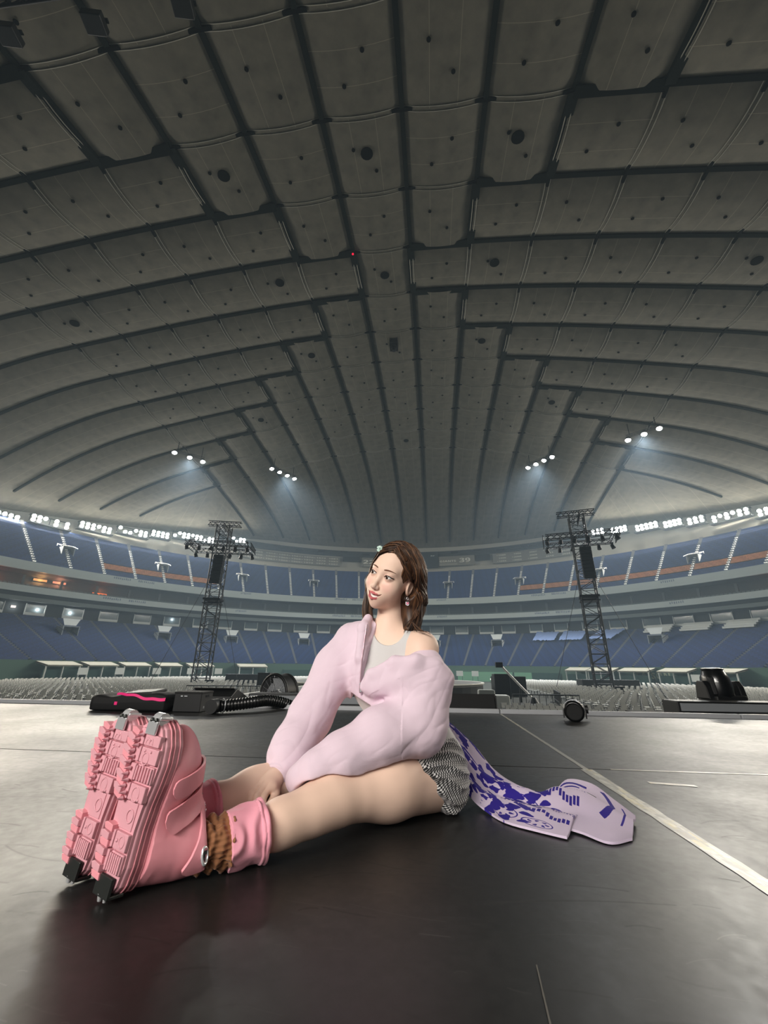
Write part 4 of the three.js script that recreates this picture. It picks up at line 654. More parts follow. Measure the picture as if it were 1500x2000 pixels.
const egg = (c, r) => (x, y, z) => { const a = (x - c[0]) / r[0], b = (y - c[1]) / r[1], d = (z - c[2]) / r[2], k = Math.hypot(a, b, d); return k < 1e-6 ? -Math.min(...r) : k * (k - 1) / Math.hypot(a / r[0], b / r[1], d / r[2]); };
const chain = (pts, k = 0.02) => { const c = []; for (let i = 0; i < pts.length - 1; i++) c.push(cone(pts[i].slice(0, 3), pts[i + 1].slice(0, 3), pts[i][3], pts[i + 1][3])); return (x, y, z) => { let d = c[0](x, y, z); for (let i = 1; i < c.length; i++) d = smin(d, c[i](x, y, z), k); return d; }; };
const blend = (list, k) => (x, y, z) => { let d = list[0](x, y, z); for (let i = 1; i < list.length; i++) d = smin(d, list[i](x, y, z), k); return d; };
const tintBy = (g, f) => { const p = g.attributes.position, a = new Float32Array(p.count * 3); for (let i = 0; i < p.count; i++) { const c = f(p.getX(i), p.getY(i), p.getZ(i)); a[i * 3] = c[0]; a[i * 3 + 1] = c[1]; a[i * 3 + 2] = c[2]; } g.setAttribute('color', new THREE.Float32BufferAttribute(a, 3)); return g; };
const uvBy = (g, f) => { const p = g.attributes.position, a = new Float32Array(p.count * 2); for (let i = 0; i < p.count; i++) { const c = f(p.getX(i), p.getY(i), p.getZ(i)); a[i * 2] = c[0]; a[i * 2 + 1] = c[1]; } g.setAttribute('uv', new THREE.Float32BufferAttribute(a, 2)); return g; };

// ---------------------------------------------------------------- the seated person: joints in metres (right, up, forward from the camera's foot)
const PELVIS = J(-0.045, 0.115, 1.62), WAIST = J(-0.095, 0.235, 1.6), CHEST = J(-0.158, 0.385, 1.575), NECK = J(-0.163, 0.55, 1.55);
const SHR = J(-0.325, 0.5, 1.585), ELR = J(-0.411, 0.264, 1.46), WRR = J(-0.447, 0.136, 1.315);
const SHL = J(-0.042, 0.482, 1.49), ELL = J(-0.06, 0.235, 1.425), WRL = J(-0.3, 0.15, 1.275);
const HIPL = J(-0.03, 0.096, 1.53), KNEL = J(-0.286, 0.088, 1.255), CALFL = J(-0.382, 0.066, 1.15), SOCKL = J(-0.448, 0.052, 1.083), ANKL = J(-0.572, 0.056, 1.005);
const HIPR = J(-0.1, 0.1, 1.68), KNER = J(-0.405, 0.125, 1.39), CALFR = J(-0.51, 0.095, 1.28), SOCKR = J(-0.59, 0.08, 1.19), ANKR = J(-0.69, 0.058, 1.075);
// head: own axes (x to the person's left, y up, z out of the face)
const HX = V(0.8355, -0.4175, 0.3571), HY = V(0.3375, 0.9029, 0.2661), HZ = V(-0.4335, -0.1018, 0.8954), HO = V(-0.145, 0.733, -1.49), HS = 1.045;
const headM = new THREE.Matrix4().makeBasis(HX, HY, HZ).scale(V(HS, HS, HS)).setPosition(HO);
const toHead = (x, y, z) => { const a = x - HO.x, b = y - HO.y, c = z - HO.z; return [(a * HX.x + b * HX.y + c * HX.z) / HS, (a * HY.x + b * HY.y + c * HY.z) / HS, (a * HZ.x + b * HZ.y + c * HZ.z) / HS]; };
const fromHead = (x, y, z) => V(x, y, z).applyMatrix4(headM);
const EYE_X = 0.031, EYE_Y = 0.001, EYE_Z = 0.0705, EYE_R = 0.0128;
const mouthTop = (x) => -0.0672 + 10.5 * x * x, mouthLow = (x) => -0.0785 + 24 * x * x;
const H = {
  skull: egg([0, 0.034, -0.014], [0.074, 0.084, 0.092]), face: egg([0, -0.026, 0.02], [0.059, 0.083, 0.063]), jaw: cone([-0.027, -0.066, 0.02], [0.027, -0.066, 0.02], 0.024, 0.024), chin: ball([0, -0.0985, 0.056], 0.0165),
  cheekL: ball([0.035, -0.034, 0.048], 0.0285), cheekR: ball([-0.035, -0.034, 0.048], 0.0285), brow: egg([0, 0.022, 0.062], [0.046, 0.02, 0.022]),
  nose: cone([0, 0.004, 0.079], [0, -0.037, 0.0985], 0.0062, 0.0088), tip: ball([0, -0.0385, 0.0985], 0.0092), wingL: ball([0.0098, -0.042, 0.0905], 0.0068), wingR: ball([-0.0098, -0.042, 0.0905], 0.0068),
  muzzle: egg([0, -0.069, 0.058], [0.032, 0.026, 0.03]), earL: egg([0.0745, -0.012, -0.008], [0.0085, 0.031, 0.019]), earR: egg([-0.0745, -0.012, -0.008], [0.0085, 0.031, 0.019]), dentL: egg([0.0815, -0.01, -0.004], [0.006, 0.021, 0.011]),
};
const lipZ = (x) => 0.0885 - 24 * x * x;
const lipsUp = chain([-0.0285, -0.021, -0.013, -0.004, 0, 0.004, 0.013, 0.021, 0.0285].map((x) => [x, mouthTop(x) + 0.0026 - Math.abs(x) * 0.06 + (Math.abs(x) === 0.004 ? 0.0008 : 0), lipZ(x), [0.0034, 0.0036, 0.0034, 0.0028, 0.0016][[0, 0.004, 0.013, 0.021, 0.0285].indexOf(Math.abs(x))]]), 0.004);
const lipsLow = chain([-0.0285, -0.022, -0.013, 0, 0.013, 0.022, 0.0285].map((x) => [x, mouthLow(x) - 0.0034 + Math.abs(x) * 0.11, lipZ(x) - 0.0015, [0.0044, 0.004, 0.0028, 0.0014][[0, 0.013, 0.022, 0.0285].indexOf(Math.abs(x))]]), 0.004);
function headSDF(x, y, z) {                                         // in head axes
  if (Math.hypot(x, y, z) > 0.2) return Math.hypot(x, y, z) - 0.15;
  let d = smin(H.skull(x, y, z), H.face(x, y, z), 0.03); d = smin(d, H.jaw(x, y, z), 0.03); d = smin(d, H.chin(x, y, z), 0.028); d = smin(d, H.cheekL(x, y, z), 0.025); d = smin(d, H.cheekR(x, y, z), 0.025); d = smin(d, H.brow(x, y, z), 0.02); d = smin(d, H.muzzle(x, y, z), 0.022);
  for (const s of [-1, 1]) d = smax(d, -(Math.hypot((x - s * 0.031) * 0.8, y + 0.001, (z - 0.094)) - 0.0155), 0.014);
  d = smin(d, H.nose(x, y, z), 0.014); d = smin(d, H.tip(x, y, z), 0.008); d = smin(d, H.wingL(x, y, z), 0.006); d = smin(d, H.wingR(x, y, z), 0.006);
  for (const s of [-1, 1]) { const ex = x - s * EYE_X, ey = y - EYE_Y, ez = z - EYE_Z; d = smin(d, Math.hypot(ex, ey, ez) - 0.0149, 0.006); const up = 0.0052 * (1 - (ex / 0.0158) ** 2), slit = Math.max(Math.abs(ey - 0.0004 + s * ex * -0.09) - Math.max(0, up), Math.abs(ex) - 0.0152, -(ez - 0.003)); if (ez > 0) d = smax(d, -slit, 0.0016); }
  if (z > 0.04) {
    d = smin(d, lipsUp(x, y, z), 0.003); d = smin(d, lipsLow(x, y, z), 0.003);
    if (Math.abs(x) < 0.028) { const t = mouthTop(x), b = mouthLow(x), m = (t + b) / 2, hh = Math.max(0.0, (t - b) / 2); d = smax(d, -Math.max(Math.abs(y - m) - hh, -(z - lipZ(x) + 0.012), Math.abs(x) - 0.0275), 0.0012); }
  }
  d = smin(d, H.earL(x, y, z), 0.006); d = smin(d, H.earR(x, y, z), 0.006); d = smax(d, -H.dentL(x, y, z), 0.004);
  return d;
}
const headW = (x, y, z) => { const p = toHead(x, y, z); return headSDF(p[0], p[1], p[2]) * HS; };
const neckTop = fromHead(0, -0.045, -0.022).toArray(), neckLow = [NECK[0], NECK[1] - 0.02, NECK[2]];
const neckS = cone(neckTop, neckLow, 0.046, 0.05);
const torso = blend([egg(PELVIS, [0.125, 0.105, 0.125]), cone(PELVIS, WAIST, 0.105, 0.095), cone(WAIST, CHEST, 0.1, 0.112), egg(CHEST, [0.13, 0.12, 0.1]), egg(J(-0.165, 0.475, 1.555), [0.12, 0.065, 0.075])], 0.06);
const bustL = ball(J(-0.105, 0.375, 1.485), 0.056), bustR = ball(J(-0.22, 0.385, 1.51), 0.056);
const collarL = cone(J(-0.14, 0.525, 1.535), SHL, 0.042, 0.05), collarR = cone(J(-0.19, 0.53, 1.55), SHR, 0.042, 0.05);
const armL = chain([[...SHL, 0.052], [...J(-0.05, 0.37, 1.46), 0.047], [...ELL, 0.038], [...WRL, 0.027]], 0.02), armR = chain([[...SHR, 0.05], [...ELR, 0.037], [...WRR, 0.0265]], 0.02);
const legL = chain([[...HIPL, 0.098], [...J(-0.15, 0.1, 1.4), 0.088], [...KNEL, 0.055], [...J(-0.33, 0.076, 1.205), 0.0475], [...CALFL, 0.0445], [...SOCKL, 0.038], [...ANKL, 0.032]], 0.04);
const legR = chain([[...HIPR, 0.105], [...J(-0.24, 0.115, 1.54), 0.086], [...KNER, 0.058], [...CALFR, 0.051], [...SOCKR, 0.042], [...ANKR, 0.034]], 0.04);
const kneecap = ball(J(-0.3, 0.116, 1.262), 0.03);
const torsoAll = (x, y, z) => { let d = torso(x, y, z); d = smin(d, bustL(x, y, z), 0.03); return smin(d, bustR(x, y, z), 0.03); };
const upperSDF = (x, y, z) => { let d = torsoAll(x, y, z); d = smin(d, collarL(x, y, z), 0.05); d = smin(d, collarR(x, y, z), 0.05); d = smin(d, armL(x, y, z), 0.03); d = smin(d, neckS(x, y, z), 0.035); return smin(d, headW(x, y, z), 0.022); };
const lowerSDF = (x, y, z) => { let d = torsoAll(x, y, z); d = smin(d, legL(x, y, z), 0.03); d = smin(d, smin(legR(x, y, z), armR(x, y, z), 0.004), 0.03); d = smin(d, kneecap(x, y, z), 0.04); d = smin(d, armL(x, y, z), 0.01); return Math.max(d, 0.001 - y); };
// right hand hanging from the cuff: palm, four bent fingers and a thumb
const hand = (() => {
  const palm = chain([[...WRR, 0.024], [...J(-0.459, 0.122, 1.285), 0.025], [...J(-0.468, 0.117, 1.258), 0.021]], 0.02), palm2 = cone(J(-0.483, 0.124, 1.268), J(-0.446, 0.112, 1.25), 0.0155, 0.014);
  const fingers = [
    [[...J(-0.488, 0.125, 1.262), 0.0105], [...J(-0.504, 0.108, 1.24), 0.0092], [...J(-0.505, 0.088, 1.228), 0.0082], [...J(-0.498, 0.073, 1.224), 0.0074]],
    [[...J(-0.477, 0.124, 1.25), 0.0108], [...J(-0.491, 0.104, 1.224), 0.0095], [...J(-0.489, 0.083, 1.213), 0.0084], [...J(-0.481, 0.068, 1.212), 0.0075]],
    [[...J(-0.464, 0.12, 1.246), 0.0105], [...J(-0.474, 0.1, 1.219), 0.0092], [...J(-0.471, 0.081, 1.21), 0.0082], [...J(-0.464, 0.067, 1.212), 0.0074]],
    [[...J(-0.452, 0.115, 1.246), 0.0095], [...J(-0.458, 0.098, 1.224), 0.0083], [...J(-0.455, 0.083, 1.217), 0.0074], [...J(-0.45, 0.072, 1.219), 0.0068]],
    [[...J(-0.447, 0.113, 1.28), 0.0125], [...J(-0.437, 0.098, 1.252), 0.0108], [...J(-0.44, 0.083, 1.232), 0.0092], [...J(-0.447, 0.073, 1.222), 0.0078]]].map((p) => chain(p, 0.004));
  return (x, y, z) => { let f = 1; for (const k of fingers) f = Math.min(f, k(x, y, z)); return smin(smin(palm(x, y, z), palm2(x, y, z), 0.015), f, 0.006); };
})();
const skin = [0.85, 0.6, 0.475], lipC = [0.56, 0.13, 0.14], blush = [0.88, 0.47, 0.40];
const mixc = (a, b, t) => [lerp(a[0], b[0], t), lerp(a[1], b[1], t), lerp(a[2], b[2], t)];
function skinAt(x, y, z) {
  const n = noise3(x * 60, y * 60, z * 60) * 0.04 + noise3(x * 14, y * 14, z * 14) * 0.06; let c = skin.map((v) => v * (1 + n));
  const [a, b, d] = toHead(x, y, z);
  if (d > 0.05 && Math.abs(b) < 0.12 && Math.abs(a) < 0.08) {
    const l = Math.min(lipsUp(a, b, d), lipsLow(a, b, d)); c = mixc(c, lipC, smooth(0.0016, 0.0, l));
    for (const s of [-1, 1]) { c = mixc(c, blush, 0.5 * smooth(0.03, 0.006, Math.hypot(a - s * 0.037, b + 0.03))); const e = Math.hypot((a - s * 0.031) / 1.5, b - 0.004); c = mixc(c, [0.6, 0.34, 0.28], 0.45 * smooth(0.014, 0.008, e)); }
  }
  return c;
}
const skinMat = new THREE.MeshPhysicalMaterial({ vertexColors: true, roughness: 0.5, sheen: 0.25, sheenRoughness: 0.6, sheenColor: new THREE.Color(1, 0.72, 0.6), specularIntensity: 0.6 });
const person = thing('person', 'person in pink hoodie and checked skirt sitting on the stage with legs stretched', 'person', [0, 0, 0]);
const gUpper = surf((x, y, z) => Math.max(upperSDF(x, y, z), 0.34 - y), [-0.38, 0.33, -1.68], [0.05, 0.88, -1.33], 0.0024);
const gLower = surf((x, y, z) => lowerSDF(x, y, z) + smooth(0.33, 0.42, y) * 0.004, [-0.78, -0.005, -1.86], [0.2, 0.5, -0.95], 0.0062);
const gHand = surf(hand, [-0.53, 0.05, -1.34], [-0.41, 0.165, -1.19], 0.0018);
part('body', tintBy(mergeGeometries([gUpper, gLower, gHand]), skinAt), skinMat, person);
// eyes, teeth, brows, lashes
const eyeWhite = phys(0xf3efec, 0.15), iris = phys(0x2a1509, 0.12, { clearcoat: 1 }), tooth = phys(0xf4f0e8, 0.25), hairDark = std(0x2a1710, 0.6), lashMat = std(0x120a08, 0.7);
const inHead = (g) => g.applyMatrix4(headM);
const faceZ = (x, y) => { let z = 0.14; for (let k = 0; k < 60; k++) { const d = headSDF(x, y, z); if (d < 0.0002) break; z -= Math.max(0.0003, d * 0.7); } return z; };
for (const s of [-1, 1]) {
  const e = part('eye', inHead(new THREE.SphereGeometry(EYE_R, 24, 18).translate(s * EYE_X, EYE_Y, EYE_Z)), eyeWhite, person);
  const look = V(-0.12, 0.05, 1).normalize().multiplyScalar(EYE_R - 0.0042);
  part('iris', inHead(new THREE.SphereGeometry(0.0072, 20, 14).scale(1, 1, 0.7).translate(s * EYE_X + look.x, EYE_Y + look.y, EYE_Z + look.z)), iris, e);
  const lash = [], brow = [], low = [];
  for (let k = 0; k <= 10; k++) { const t = k / 10 * 2 - 1, ex = t * 0.0158, x = s * EYE_X + ex, y = EYE_Y + 0.0004 + s * ex * 0.09 + 0.0053 * (1 - t * t) + 0.0005, q = Math.sqrt(Math.max(0, 0.0152 ** 2 - ex * ex - (y - EYE_Y) ** 2)); lash.push([x, y, EYE_Z + q + 0.0006]); if (k > 0 && k < 10) { const yl = EYE_Y + 0.0004 + s * ex * 0.09 - 0.005 * (1 - t * t); low.push([x, yl - 0.0003, EYE_Z + Math.sqrt(Math.max(0, 0.0152 ** 2 - ex * ex - (yl - EYE_Y) ** 2)) + 0.0001]); } }
  lash.push([s * (EYE_X + 0.0185), EYE_Y + 0.003, lash[s > 0 ? 10 : 0][2] - 0.002]); if (s < 0) { const w = lash.pop(); lash.unshift(w); }
  part('eyelashes', inHead(join([tube(lash, 0.0012, 30, 6), tube(low, 0.0004, 20, 5)])), lashMat, person);
  for (let k = 0; k <= 8; k++) { const t = k / 8, x = s * lerp(0.014, 0.049, t), y = 0.0215 + 0.005 * Math.sin(t * 2.3) - t * 0.0035; brow.push([x, y, faceZ(x, y) + 0.0003]); }
  part('eyebrow', inHead(sheet(20, 4, (u, v) => { const x = s * lerp(0.013, 0.05, u), y0 = 0.0215 + 0.0055 * Math.sin(u * 2.3) - u * 0.0035, w = 0.0052 * (1 - 0.75 * u * u) * (0.6 + 0.4 * Math.min(1, u * 6)), y = y0 + (v - 0.5) * w; return [x, y, faceZ(x, y) + 0.0006 * Math.sin(Math.PI * v) + 0.0001]; })), std(0x6b4433, 0.9), person);
}
part('teeth', inHead(sheet(24, 4, (u, v) => { const x = lerp(-0.027, 0.027, u); return [x, lerp(mouthTop(x) + 0.003, lerp(mouthTop(x), mouthLow(x), 0.9), v), lipZ(x) - 0.0052]; })), tooth, person);
part('mouth_lining', inHead(sheet(16, 2, (u, v) => { const x = lerp(-0.028, 0.028, u); return [x, lerp(mouthTop(x) + 0.004, mouthLow(x) - 0.003, v), lipZ(x) - 0.0085]; })), std(0x4a1216, 0.6), person);

// ---------------------------------------------------------------- hair: cap and two curtains, then loose strands over it
const hairTone = (x, y, z) => { const [a, b, c] = toHead(x, y, z); const ang = Math.atan2(a, c + 0.02), n = noise3(ang * 26, b * 3, 1.3) + 0.6 * noise3(ang * 60, b * 6, 4.1); const t = clamp(0.45 + n * 1.1, 0, 1); return mixc([0.018, 0.0085, 0.006], [0.15, 0.068, 0.03], t * t); };
const hairMat = new THREE.MeshPhysicalMaterial({ vertexColors: true, roughness: 0.42, specularIntensity: 0.6, sheen: 0.2, sheenColor: new THREE.Color(0.6, 0.35, 0.2), side: THREE.DoubleSide });
const capS = egg([0, 0.036, -0.018], [0.0835, 0.0935, 0.099]);
const curL = chain([[...fromHead(0.066, 0.03, -0.035).toArray(), 0.034], [...fromHead(0.07, -0.035, -0.05).toArray(), 0.036], [...J(-0.075, 0.625, 1.54), 0.036], [...J(-0.085, 0.545, 1.5), 0.024]], 0.05);
const curR = chain([[...fromHead(-0.074, 0.02, -0.006).toArray(), 0.022], [...fromHead(-0.08, -0.045, -0.004).toArray(), 0.021], [...J(-0.236, 0.62, 1.515), 0.02], [...J(-0.232, 0.575, 1.512), 0.012]], 0.03);
const curB = chain([[...fromHead(0, 0, -0.085).toArray(), 0.045], [...J(-0.14, 0.62, 1.62), 0.05], [...J(-0.145, 0.56, 1.61), 0.035]], 0.04);
const hairSDF = (x, y, z) => {
  const [a, b, c] = toHead(x, y, z);
  let d = capS(a, b, c) * HS; d = smin(d, curL(x, y, z), 0.05); d = smin(d, curR(x, y, z), 0.03); d = smin(d, curB(x, y, z), 0.05);
  // face opening: side parting, hair swept off the forehead
  const top = 0.083 - 2.6 * (a - 0.012) ** 2 - 0.22 * Math.abs(a - 0.012), open = Math.max(Math.abs(a + 0.002) - (0.0575 + 0.014 * smooth(0.03, -0.06, b)), b - top, -(c - (0.006 + 0.03 * smooth(0.0, 0.09, b))));
  const ear = Math.max(Math.hypot(a - 0.08, (b + 0.018) * 0.7, c - 0.004) - 0.026, -(a));
  d = smax(d, -open, 0.01); d = smax(d, -ear, 0.008);
  return d + 0.0014 * noise3(Math.atan2(a, c + 0.02) * 30, b * 2, 2.2);
};
const hair = part('hair', tintBy(surf(hairSDF, [-0.31, 0.5, -1.72], [0.06, 0.89, -1.37], 0.0026), hairTone), hairMat, person);
{ // strands: flat tapering locks laid over the cap and hanging straight to the ends
  seed = 4242; const locks = [];
  const rest = (p, off) => { for (let k = 0; k < 10; k++) { const d = hairSDF(p.x, p.y, p.z) - off, h = 0.002; if (d > 0.06 || Math.abs(d) < 0.0004) break; const g = V(hairSDF(p.x + h, p.y, p.z) - hairSDF(p.x - h, p.y, p.z), hairSDF(p.x, p.y + h, p.z) - hairSDF(p.x, p.y - h, p.z), hairSDF(p.x, p.y, p.z + h) - hairSDF(p.x, p.y, p.z - h)); if (g.lengthSq() < 1e-9) break; p.addScaledVector(g.normalize(), -d); } return p; };
  const tones = [[0.022, 0.0105, 0.007], [0.04, 0.019, 0.011], [0.075, 0.036, 0.019], [0.12, 0.055, 0.027], [0.2, 0.1, 0.05]];
  const lock = (pts, r, hang) => {
    const raw = new THREE.CatmullRomCurve3(pts), q = []; for (let i = 0; i <= 12; i++) { const p = raw.getPoint(i / 12); q.push(i / 12 < hang ? rest(p, 0.001 + rnd() * 0.0042) : p); }
    const c = new THREE.CatmullRomCurve3(q), N = 20, p = [], k = [], O = fromHead(0, 0, -0.02);
    for (let i = 0; i <= N; i++) { const t = i / N, m = c.getPointAt(t), tan = c.getTangentAt(t), out = m.clone().sub(V(O.x, t > 0.55 ? m.y : O.y, O.z)).normalize(), side = tan.clone().cross(out).normalize(), nn = side.clone().cross(tan).normalize(), w = Math.min(1, 0.6 + rnd() * 0) * r * Math.sqrt(Math.max(0.02, 1 - Math.pow(t, 5))) * (0.45 + 0.55 * Math.min(1, t * 5)), th = 0.0009; for (const [s, h] of [[-1, 0], [0, 1], [1, 0], [0, -1]]) p.push(m.x + side.x * s * w + nn.x * h * th, m.y + side.y * s * w + nn.y * h * th, m.z + side.z * s * w + nn.z * h * th); if (i) for (let j = 0; j < 4; j++) { const a = (i - 1) * 4 + j, b = (i - 1) * 4 + (j + 1) % 4; k.push(a, b, b + 4, a, b + 4, a + 4); } }
    const g = geo(p, k), col = tones[Math.min(4, (Math.pow(rnd(), 1.7) * 5) | 0)]; locks.push(tintBy(g, () => col)); };
  const J3 = (X, y, Z) => V(X, y, -Z);
  for (let k = 0; k < 240; k++) { const o = rnd(), t = rnd(), tip = J3(lerp(-0.105, -0.045, t) - 0.01 * o, 0.528 + rnd() * 0.03 + o * 0.01, lerp(1.46, 1.56, o)); locks && lock([fromHead(0.012, 0.128, lerp(0.055, -0.09, o)), fromHead(0.055, 0.112, lerp(0.06, -0.1, o)), fromHead(0.082, 0.06, lerp(0.03, -0.09, o)), fromHead(0.088, 0.0, lerp(-0.022, -0.095, o)), J3(lerp(-0.058, -0.04, t), 0.64, lerp(1.495, 1.6, o)), J3(lerp(-0.075, -0.04, t), 0.585, lerp(1.475, 1.58, o)), tip], 0.0042, 0.72); }
  for (let k = 0; k < 80; k++) { const o = rnd(), t = rnd(); lock([fromHead(0.012, 0.128, lerp(0.058, -0.09, o)), fromHead(-0.035, 0.118, lerp(0.066, -0.1, o)), fromHead(-0.076, 0.07, lerp(0.04, -0.09, o)), fromHead(-0.088, 0.0, lerp(0.016, -0.08, o)), J3(lerp(-0.258, -0.225, t), 0.64, lerp(1.5, 1.57, o)), J3(lerp(-0.252, -0.215, t), 0.572 + rnd() * 0.012, lerp(1.49, 1.55, o))], 0.0038, 0.7); }
  for (let k = 0; k < 60; k++) { const o = rnd() * 2 - 1; lock([fromHead(0.012, 0.126, -0.05), fromHead(o * 0.05, 0.08, -0.105), fromHead(o * 0.07, 0.0, -0.11), J3(-0.14 + o * 0.06, 0.62, 1.66), J3(-0.14 + o * 0.06, 0.54 + rnd() * 0.03, 1.62)], 0.0045, 0.8); }
  for (let k = 0; k < 70; k++) { const o = rnd(), t = rnd(); lock([fromHead(0.012, 0.122 - o * 0.02, 0.055 + o * 0.018), fromHead(0.036, 0.103 - o * 0.02, 0.06 + o * 0.014), fromHead(0.058, 0.066 - o * 0.012, 0.045 + o * 0.012), fromHead(0.074, 0.03 - t * 0.01, 0.018), fromHead(0.086, 0.0, -0.022), fromHead(0.088, -0.05, -0.035), J3(-0.07 + t * 0.02, 0.575 + t * 0.02, 1.475)], 0.0036, 0.7); }
  for (let k = 0; k < 50; k++) { const o = rnd(), t = rnd(); lock([fromHead(0.012, 0.122 - o * 0.02, 0.055 + o * 0.018), fromHead(-0.015, 0.106 - o * 0.02, 0.066 + o * 0.012), fromHead(-0.045, 0.075 - o * 0.015, 0.058 + o * 0.012), fromHead(-0.068, 0.03, 0.035), fromHead(-0.08, -0.02, 0.012), J3(-0.24 - t * 0.02, 0.62, 1.505), J3(-0.235 - t * 0.02, 0.58 + rnd() * 0.01, 1.5)], 0.0034, 0.62); }
  for (let k = 0; k < 8; k++) lock([J3(-0.075, 0.57, 1.46), J3(-0.06 + rnd() * 0.02, 0.54, 1.44), J3(-0.055 + rnd() * 0.05, 0.52 + rnd() * 0.02, 1.425)], 0.0018, 0);
  const m = part('hair_locks', mergeGeometries(locks), hairMat, hair); m.userData.kind = 'stuff';
}
part('hair_clip', (() => { const o = fromHead(-0.06, 0.08, 0.044); for (let k = 0; k < 30 && hairSDF(o.x, o.y, o.z) > 0.004; k++) o.addScaledVector(fromHead(0, 0.03, 0).sub(o).normalize(), 0.002); return join([0, 1, 2].map((k) => rbox(0.026, 0.009, 0.004, 0.0018, 0, 0, 0, 0, 0.3, 0.6 + k * 0.9))).translate(o.x, o.y, o.z + 0.004); })(), phys(0xd8f5ea, 0.2, { clearcoat: 1 }), person);
{ const o = fromHead(0.083, -0.046, 0.004), e = part('earring', join([new THREE.TorusGeometry(0.004, 0.0007, 6, 16).translate(0, -0.003, 0), bar([0, -0.006, 0], [0, -0.014, 0], 0.0006, 5), new THREE.TorusGeometry(0.0075, 0.0014, 6, 5).translate(0, -0.021, 0)]).translate(o.x + 0.002, o.y, o.z + 0.004), phys(0xcfd3da, 0.2, { metalness: 1 }), person);
  part('heart_charm', (() => { const s = new THREE.Shape(); s.moveTo(0, -0.0045); s.bezierCurveTo(0.006, 0, 0.005, 0.0055, 0, 0.003); s.bezierCurveTo(-0.005, 0.0055, -0.006, 0, 0, -0.0045); return new THREE.ExtrudeGeometry(s, { depth: 0.002, bevelEnabled: false }).translate(o.x + 0.002, o.y - 0.021, o.z + 0.004); })(), phys(0xe58aa4, 0.25), e); }
// ---------------------------------------------------------------- clothes
const weave = dataTex(256, ((n) => (x, y, i) => { const v = 128 + (n[i] - 0.5) * 90 + ((x + y) % 4 < 2 ? 8 : -8); return [v, v, v]; })(noiseField(256, 5, 32, 203)), false, [9, 9]);
const cotton = (c, more = {}) => phys(c, 0.88, { sheen: 0.5, sheenRoughness: 0.7, sheenColor: new THREE.Color(1, 0.95, 0.98), bumpMap: weave, bumpScale: 0.0006, ...more });
const hoodiePink = cotton(0xe2ccd9), tankWhite = cotton(0xd0cecd), sockPink = cotton(0xf2a3b4), brownKnit = cotton(0x8a5b3a);
const planarUV = (g) => uvBy(g, (x, y, z) => [x * 4 + z * 2.2, y * 4 + z]);
const ridge = (n) => { const t = Math.max(0, 1 - Math.abs(n) * 5.5); return t * t; };
// long soft creases along a direction
const creases = (x, y, z, v, s) => { const t = (x * v[0] + y * v[1] + z * v[2]) * 0.6, a = x - v[0] * t, b = y - v[1] * t, c = z - v[2] * t; return ridge(noise3(a * 11 * s + 5, b * 11 * s, c * 11 * s)) * 0.6 + ridge(noise3(a * 21 * s, b * 21 * s + 2, c * 21 * s)) * 0.4; };
const unit = (a, b) => { const d = V(b[0] - a[0], b[1] - a[1], b[2] - a[2]).normalize(); return [d.x, d.y, d.z]; };
const folds = (x, y, z, s) => 0.5 * noise3(x * 16 * s, y * 16 * s, z * 16 * s) + Math.abs(noise3(x * 26 * s + 3, y * 26 * s, z * 26 * s)) * 0.8 - 0.15;
// tank top: a skin over the torso with a scooped neckline
{ const scoop = egg(J(-0.158, 0.568, 1.46), [0.064, 0.078, 0.09]), hole = egg(J(-0.03, 0.47, 1.49), [0.062, 0.075, 0.09]);
  const f = (x, y, z) => { let d = torsoAll(x, y, z); d = smin(d, collarL(x, y, z) + 0.006, 0.05); d = smin(d, collarR(x, y, z), 0.05); d -= 0.0075 + 0.004 * folds(x, y * 0.6, z, 1); d = smax(d, -scoop(x, y, z), 0.003); d = smax(d, -hole(x, y, z), 0.003); d = Math.max(d, -neckS(x, y, z) + 0.006); return Math.max(d, y - 0.56, 0.16 - y); };
  part('tank_top', planarUV(surf(f, [-0.4, 0.15, -1.78], [0.12, 0.58, -1.38], 0.0038)), tankWhite, person); }
// hoodie: zipped low, open to the right collar, slid off the left shoulder
const LU = [0.945, 0.327];                                          // across the chest: right, towards the camera
const acrossChest = (x, z) => x * LU[0] + z * LU[1];
const edgeA = (y) => lerp(acrossChest(-0.253, -1.42), acrossChest(-0.243, -1.47) + 0.03, clamp((y - 0.324) / 0.25, -0.2, 1.2));
const Bpts = [[-0.253, 1.42, 0.324], [-0.205, 1.4, 0.393], [-0.13, 1.4, 0.436], [-0.001, 1.42, 0.446], [0.06, 1.5, 0.44]].map(([X, Z, y]) => [acrossChest(X, -Z), y]);
const edgeB = (u) => { if (u <= Bpts[0][0]) return Bpts[0][1]; for (let k = 0; k < Bpts.length - 1; k++) if (u < Bpts[k + 1][0]) return lerp(Bpts[k][1], Bpts[k + 1][1], (u - Bpts[k][0]) / (Bpts[k + 1][0] - Bpts[k][0])); return Bpts[Bpts.length - 1][1]; };
